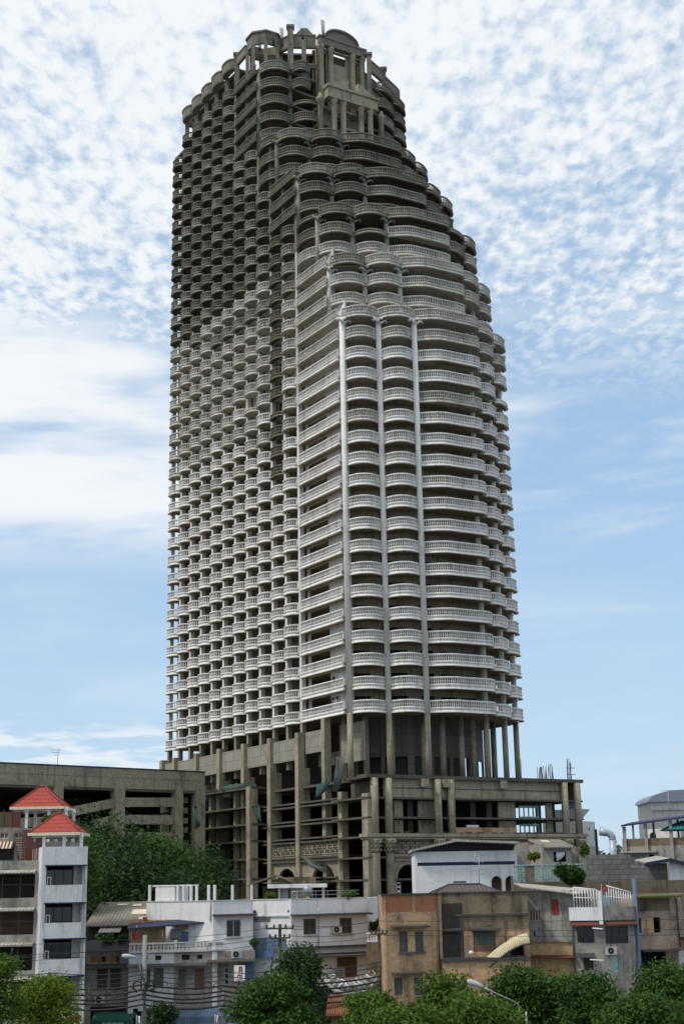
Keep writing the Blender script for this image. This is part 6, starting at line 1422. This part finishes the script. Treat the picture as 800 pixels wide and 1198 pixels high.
pC, tC = street_pole(443, 1084, 107, 'dark timber pole between the white and orange houses', 'wood_pole', .12, ((.5, .6),))
pD, tD = street_pole(262, 1157, 104, 'short grey post carrying the cable bundle left of the drooping tree', 'pole', .13)
# lamp arm
def lamp_arm(root, path, head_dir):
    mb = MB(); mb.tube(path, .05, 6); a = mb.build('lamp_arm', 'steel', root); e = Vector(path[-1]); d = Vector(head_dir).normalized(); mb = MB()
    mb.tube([e - d * .15, e + d * .1, e + d * .45, e + d * .75, e + d * .85], [.06, .12, .17, .14, .05], 8); mb.build('lamp_head', 'lamp', a)
z = at(168, 1148, 103).z; e = at(157, 1119.5, 102.6); lamp_arm(pA, [(tA.x, 102.8, z), (tA.x - .25, 102.7, z + (e.z - z) * .5), (e.x + .25, 102.65, e.z - .12), tuple(e)], (-1, -.2, .12))
coil = MB()
for sgn in (-1, 1):
    for k in range(4):
        c = Vector((tA.x + sgn * .42, 102.7, at(170, 1153, 103).z)); coil.tube([c + Vector(((.26 + .02 * k) * math.cos(a), -.05 * k, (.28 + .02 * k) * math.sin(a))) for a in [2 * math.pi * i / 14 for i in range(15)]], .022, 5)
coil.build('cable_coil', 'cable', pA)
mb = MB(); c = at(165, 1175, 103); mb.box(c.x - .1, c.x + .25, 102.4, 102.8, c.z - .4, c.z + .3); mb.build('junction_box', 'steel', pA)
sl = at(548, 1148, 80); st = thing('street_lamp', (sl.x + 3.0, 80, 0), 'grey street lamp reaching out over the trees in front of the orange house', 'street lamp'); e = sl
mb = MB(); pb = at(577, 1161, 80); mb.lathe((sl.x + 3.0, 80, 0), [(.1, -.05), (.07, pb.z - 1.0)], 8); mb.build('post', 'steel', st); lamp_arm(st, [(sl.x + 3.0, 80, pb.z - 1.05), (sl.x + 2.4, 80, pb.z - .5), (pb.x, 80, pb.z), tuple(e + Vector((.7, 0, -.28)))], (-1, 0, .4))
# cables
def cable(pts, sag, r, label, n=14):
    mb = MB(); P_ = []
    for a, b in zip(pts[:-1], pts[1:]):
        for i in range(n): f = i / n; P_.append(Vector(a).lerp(Vector(b), f) - Vector((0, 0, sag * 4 * f * (1 - f))))
    P_.append(Vector(pts[-1])); mb.tube(P_, r, 5); o = mb.build('power_cable', 'cable', None, tuple(P_[0])); return tag(o, label, 'cable', 'power and telephone cables along the street')
XL, XR = -42, 42
def zz(px, py, Y): return at(px, py, Y).z
rows = [(1101, 'topmost thin cable crossing before the white house windows', .018, .25), (1107, 'second thin cable below the white house windows', .018, .3), (1090, 'cable running level with the upper window sills of the white house', .016, .2)]
for i, (py, lb, r_, sg) in enumerate(rows): z = zz(300, py, 104); cable([(XL, 103.5 + .15 * i, z - .6), (tA.x, 103 + .15 * i, z - .3), (tB.x, 104.8 - .1 * i, z + .35), (tC.x, 106.8, z + .5), (XR, 110.5, z + .2)], sg, r_, lb)
for i, (py, lb) in enumerate(((1136, 'thin cable across the shutters of the shophouses'), (1141, 'sagging cable across the lower shutters'), (1146, 'slack black cable below the shutters'), (1153, 'thick black cable bundle at the height of the coils'), (1159, 'second thick bundle just under the coils'), (1164, 'drooping telephone bundle over the shop awnings'), (1170, 'lowest drooping bundle over the shop awnings'), (1176, 'black bundle directly above the green shop awning'))):
    z = zz(170, py, 103); cable([(XL, 102.4, z - .2), (tA.x - 6, 102.6, z), (tA.x, 102.7 - .04 * i, z + .1), (tD.x, 103.7 - .04 * i, z - .15), (tB.x, 104.6, z - .1), (tC.x, 106.6, z + .1)], .22 + .05 * (i % 3), .03 if i < 3 else .065, lb)
cable([at(20, 1120, 100), at(60, 1117, 104), at(152, 1107, 108), at(300, 1095, 112)], .1, .018, 'thin cable climbing across the white tower house balconies'); cable([at(330, 1086, 104.5), at(380, 1085, 108), at(430, 1078, 118)], .1, .018, 'thin cable from the timber pole to the white house corner')
rg = random.Random(9); mb = MB()
for i in range(26):
    x = tA.x - 5 + rg.random() * 13; z = zz(170, 1150 + rg.random() * 26, 103); P_ = [Vector((x + .35 * math.cos(a) * rg.uniform(.7, 1.3), 102.5, z + .3 * math.sin(a))) for a in [.9 * i_ for i_ in range(5)]]; mb.tube(P_, .025, 4)
tag(mb.build('tangled_wire', 'cable', None, (tA.x, 102.5, 4)), 'tangle of loose black wire loops hanging in the cable bundles', kind='stuff')
# aerials
for (px, py0, py1, Y, lb) in ((781, 958, 924, 146, 'tall television aerial on the navy terrace canopy'), (560, 1036, 1000, 140, 'thin television aerial in front of the white annex')):
    a, b = at(px, py0, Y), at(px, py1, Y); r = thing('television_aerial', tuple(a), lb, 'aerial', 'television aerials'); mb = MB(); mb.tube([a - Vector((0, 0, .4)), b], .03, 5); mb.build('mast', 'steel', r)
    for f, l in ((.97, .75), (.75, .5), (.5, .55), (.35, .4)):
        q = a.lerp(b, f); mb = MB(); mb.tube([q + Vector((-l, 0, 0)), q + Vector((l, 0, .02))], .02, 4)
        for i in range(6): x = -l + 2 * l * i / 5; mb.tube([q + Vector((x, -.2, 0)), q + Vector((x, .2, 0))], .012, 4)
        mb.build('element', 'steel', r)
# shop awnings, signs, flags
wS = WL(103, 119.6, 300, 118.6)
def sign(name, rect, mat, label, cat, strokes, out=.4, smat='red', W__=None):
    W__ = W__ or wS; u0, u1, z0, z1 = W__.rect(*rect); r = thing(name, W__.P((u0 + u1) / 2, z0, out), label, cat, 'signs along the shops'); mb = MB(); W__.box(mb, u0, u1, z0, z1, out - .08, out); mb.build('board', mat, r); mb = MB(); w_, h_ = u1 - u0, z1 - z0
    for a, b, c, d in strokes: W__.box(mb, u0 + a * w_, u0 + b * w_, z0 + c * h_, z0 + d * h_, out + .002, out + .014)
    mb.build('lettering', smat, r)
sign('shop_sign', (275.5, 1129, 288, 1147), 'house_white', 'white upright sign with red lettering above the canopy, left of the drooping tree', 'sign', [(.45, .56, .55, .92), (.56, .75, .82, .92), (.68, .78, .55, .82), (.45, .75, .68, .74), (.3, .38, .18, .42), (.38, .58, .34, .42), (.52, .6, .18, .42), (.66, .74, .18, .46), (.15, .85, .06, .1)], .7)
sign('shop_sign', (388, 1131.5, 400, 1143), 'panel_grey', 'pale grey box sign before the brown shutters of the white house', 'sign', [(.12, .85, .62, .72), (.12, .7, .42, .5), (.12, .8, .22, .3)], .5, 'shutter', FW[3])
sign('shop_sign', (88, 1186, 97.5, 1204), 'red', 'small red sign at the foot of the white tower house', 'sign', [(.2, .8, .7, .8), (.2, .3, .3, .7), (.45, .8, .45, .55), (.7, .8, .2, .45)], 1.6, 'fascia', WL(48.6, 110.6, 102, 110.6))
u0, u1, z0, z1 = wS.rect(112, 1185, 160, 1193.5); r = thing('shop_awning', wS.P(u0, z0, 1.0), 'dark green canvas shop awning with pale lettering at the lower left', 'awning', 'shop awnings'); mb = MB(); mb.hexa([wS.P(u0, z1, 0), wS.P(u1, z1, 0), wS.P(u1, z0 + .1, 1.5), wS.P(u0, z0 + .1, 1.5), wS.P(u0, z1 + .04, 0), wS.P(u1, z1 + .04, 0), wS.P(u1, z0 + .14, 1.5), wS.P(u0, z0 + .14, 1.5)]); wS.box(mb, u0, u1, z0 - .25, z0 + .1, 1.46, 1.5); mb.build('canvas', 'green_sign', r); mb = MB()
for i in range(12): wS.box(mb, u0 + 1.0 + i * .14, u0 + 1.09 + i * .14, z0 - .17, z0 - .05 + (.05 if i % 3 == 0 else 0), 1.502, 1.512)
mb.build('lettering', 'lattice', r)
u0, u1, z0, z1 = wS.rect(182, 1180, 296, 1187); r = thing('shop_awning', wS.P(u0, z0, 1.0), 'long dark blue shop awning right of the concrete pole', 'awning', 'shop awnings'); mb = MB(); mb.hexa([wS.P(u0, z1, 0), wS.P(u1, z1, 0), wS.P(u1, z0, 1.6), wS.P(u0, z0, 1.6), wS.P(u0, z1 + .04, 0), wS.P(u1, z1 + .04, 0), wS.P(u1, z0 + .04, 1.6), wS.P(u0, z0 + .04, 1.6)]); wS.box(mb, u0, u1, z0 - .5, z0, 1.56, 1.6); mb.build('canvas', 'blue_sheet', r)
def flag(px0, py0, px1, py1, Y, mats, label):
    a, b = at(px0, py0, Y), at(px1, py1, Y); r = thing('flag', (a.x, Y, b.z), label, 'flag', 'flags and pennants'); mb = MB(); mb.tube([(a.x, Y, b.z - 1.2), (a.x, Y, a.z + .1)], .02, 5); mb.build('staff', 'steel', r); mb = MB(); n_ = 5; w_ = b.x - a.x
    for k in range(len(mats) + 1):
        f = k / len(mats)
        for i in range(n_ + 1): g = i / n_; mb.v.append((a.x + w_ * f + .1 * g, Y + .08 * math.sin(g * 5 + k), a.z + (b.z - a.z) * g))
    for k in range(len(mats)):
        for i in range(n_): p = k * (n_ + 1) + i; mb.face((p, p + 1, p + n_ + 2, p + n_ + 1), k, True)
    o = mb.build('cloth', list(mats), r); o.modifiers.new('th', 'SOLIDIFY').thickness = .015
flag(251.5, 1188, 256, 1200, 100, ['red', 'white_paint', 'blue', 'white_paint', 'red'], 'hanging flag striped red, white and blue at the kerb'); flag(160, 1189, 163.5, 1200, 100, ['blue', 'white_paint'], 'hanging blue and white pennant beside the concrete pole'); flag(154, 1092, 160.5, 1099, 118, ['red'], 'little red flag on the whitewashed parapet'); flag(167, 1073, 172, 1078, 121, ['red'], 'little red flag at the edge of the corrugated roof'); flag(703, 1036, 709, 1043, 114.5, ['red'], 'little red flag between the caged balconies')
# ornate shrine roof in front of the white house
s0, s1 = at(381, 1165, 106), at(441, 1162, 106); shr = thing('shrine', ((s0.x + s1.x) / 2, 107, 0), 'small ornate shrine with curling white ridge figures over an orange tiled roof', 'shrine'); ze = s0.z; xc, hw = (s0.x + s1.x) / 2, (s1.x - s0.x) / 2
P1('wall', 'mould', shr, lambda mb: mb.box(xc - hw * .8, xc + hw * .8, 106, 108.5, 0, ze - 1.1)); zr_ = ze - .1; mb = MB(); mb.hexa([(xc - hw, 105.2, ze - 1.3), (xc + hw, 105.2, ze - 1.3), (xc + hw * .9, 107.2, zr_), (xc - hw * .9, 107.2, zr_), (xc - hw, 105.2, ze - 1.2), (xc + hw, 105.2, ze - 1.2), (xc + hw * .9, 107.2, zr_ + .1), (xc - hw * .9, 107.2, zr_ + .1)])
n_ = 22
for i in range(n_): x = xc - hw + 2 * hw * (i + .5) / n_; mb.tube([(x, 105.15, ze - 1.18), (xc + (x - xc) * .9, 107.2, zr_ + .12)], .05, 5)
mb.hexa([(xc - hw, 109.2, ze - 1.3), (xc + hw, 109.2, ze - 1.3), (xc + hw * .9, 107.2, zr_), (xc - hw * .9, 107.2, zr_), (xc - hw, 109.2, ze - 1.2), (xc + hw, 109.2, ze - 1.2), (xc + hw * .9, 107.2, zr_ + .1), (xc - hw * .9, 107.2, zr_ + .1)]); mb.build('tiled_roof', 'brick', shr)
mb = MB(); pts = [(xc + hw * f, 107.2, zr_ + .15 + .95 * abs(f) ** 3.2) for f in [-1.04, -.95, -.8, -.6, -.3, 0, .3, .6, .8, .95, 1.04]]; mb.tube(pts, [.05, .13, .17, .2, .2, .2, .2, .2, .17, .13, .05], 6); mb.tube([(p[0], p[1], p[2] + .3) for p in pts[1:-1]], .08, 6); mb.build('ridge', 'house_grey', shr)
rg = random.Random(4)
for i in range(11):
    f = -.85 + 1.7 * i / 10; c = Vector((xc + hw * f, 107.1, zr_ + .4 + .9 * abs(f) ** 3)); s_ = rg.uniform(.8, 1.25); d = 1 if f < 0 else -1; mb = MB()
    mb.tube([c, c + Vector((d * .12, -.05, .2)) * s_, c + Vector((d * .32, -.08, .3)) * s_, c + Vector((d * .42, -.02, .5)) * s_, c + Vector((d * .22, .02, .62)) * s_, c + Vector((d * .1, 0, .5)) * s_], [.12, .13, .12, .09, .06, .03], 6)
    mb.tube([c + Vector((d * .1, 0, .25)) * s_, c + Vector((-d * .15, .05, .5)) * s_, c + Vector((-d * .02, .05, .72)) * s_], [.08, .06, .02], 5); mb.build('ridge_figure', 'house_white' if i % 3 else 'house_grey', shr)
# balustrade in the gap between white and orange house
wG = WL(427, 119, 447, 119); gb = thing('gap_wall', wG.P(0, 0), 'low dark wall with a white balustrade in the gap between white and orange houses', 'wall'); zg = wG.hit(435, 1102)[1]; P1('wall', 'mould', gb, lambda mb: wG.wall(mb, 0, wG.L, 0, zg, (), .2)); P1('balustrade', 'house_white', gb, lambda mb: [wG.box(mb, 0, wG.L, zg + .003, zg + .1, -.15, 0), wG.box(mb, 0, wG.L, zg + .62, zg + .75, -.15, .03)] + [wG.box(mb, .1 + i * .22, .2 + i * .22, zg + .1, zg + .62, -.12, -.03) for i in range(6)])
# small clutter on the old roofs: water tanks, boxes, drain pipes
def tank(px, py, Y, rad, hgt, mat, label):
    q = at(px, py, Y); r = thing('water_tank', tuple(q), label, 'water tank', 'water tanks on the roofs'); mb = MB(); mb.lathe(tuple(q), [(rad, .3), (rad, .35 + hgt * .8), (rad * .8, .3 + hgt), (rad * .25, .36 + hgt), (rad * .25, .44 + hgt)], 14); mb.build('tank', mat, r); mb = MB()
    for a in range(4): mb.box(q.x + rad * .6 * (1 if a % 2 else -1) - .05, q.x + rad * .6 * (1 if a % 2 else -1) + .05, q.y + rad * .6 * (1 if a > 1 else -1) - .05, q.y + rad * .6 * (1 if a > 1 else -1) + .05, q.z - .4, q.z + .3)
    mb.build('stand', 'rust', r)
tank(360, 1053, 125, .42, .8, 'steel', 'dull steel water tank under the flat roof canopy of the white house')
for W__, px, y0, y1, root in ((WA, 511, 1050, 1140, h6), (WB, 590, 1072, 1116, h6), (w14, 790, 1052, 1108, h14), (FW[0], 247, 1056, 1078, h5), (w12, 669, 1080, 1135, h12), (w11, 614.5, 1044, 1100, h11)):
    u, z1 = W__.hit(px, y0); z0 = W__.hit(px, y1)[1]; P1('drain_pipe', 'shutter' if root is not h5 else 'house_grey', root, lambda mb: mb.tube([W__.P(u, z0, .09), W__.P(u, z1, .09), W__.P(u, z1 + .15, -.02)], .055, 6))
# neighbouring houses of the same row, just outside the picture
rg = random.Random(21)
for (x0, x1, Y, h, mat, lb) in ((31.5, 39, 119, 11.5, 'house_stain', 'stained grey shophouse next to the pink house, just past the right edge'), (39.2, 47.5, 119.5, 9.2, 'orange_clean', 'apricot shophouse two doors right of the pink house'), (47.8, 57, 118.5, 12.6, 'house_grey', 'pale grey shophouse three doors right of the pink house'), (57.3, 70, 120, 10.2, 'pink', 'pinkish shophouse at the far right end of the row'), (-42, -31.2, 113, 10.0, 'house_grey', 'pale grey shophouse just past the left edge beside the grey block'), (-54, -42.2, 113.5, 12.0, 'house_stain', 'stained shophouse second past the left edge'), (-66, -54.2, 113, 9.0, 'pink', 'pinkish shophouse at the far left end of the row')):
    W__ = Wall((x0, Y), (x1, Y)); r = thing('shophouse', ((x0 + x1) / 2, Y + 4, 0), lb, 'building', 'plain shophouses at the ends of the row'); n_ = int(W__.L / 2.6); hs = []
    for z in (4.2, 7.4, 10.4):
        if z + 1.6 < h - .9:
            for i in range(n_): c = W__.L * (i + .5) / n_; hs.append((c - .6, c + .6, z, z + 1.5))
    body(r, W__, 0, W__.L, 0, h, hs + [(.5, W__.L - .5, .15, 2.8)], 9, mat); P1('inner_wall', 'near_black', r, lambda mb: W__.box(mb, .4, W__.L - .4, 0, h - 1.2, -1.8, -1.6))
    for q in hs: (shutters(r, W__, q, 2, rg.choice(['shutter', 'shutter_brown'])) if rg.random() < .5 else window(r, W__, q, 2, 1))
    canopy(r, W__, 0, W__.L, 3.4, 1.3, .1, .25, 'canopy', 'ledge')
for sx_ in (-1, 1):
    mb = MB(); leaves(mb, [((sx_ * (150 + 14 * i), 470 + rg.uniform(-20, 20), 7), (11, 10, rg.uniform(6, 11))) for i in range(22)], 5000, 1.6, 60 + sx_); tag(mb.build('far_wood', 'far_green'), ('far tree line on the left horizon' if sx_ < 0 else 'far tree line on the right horizon'), kind='stuff')
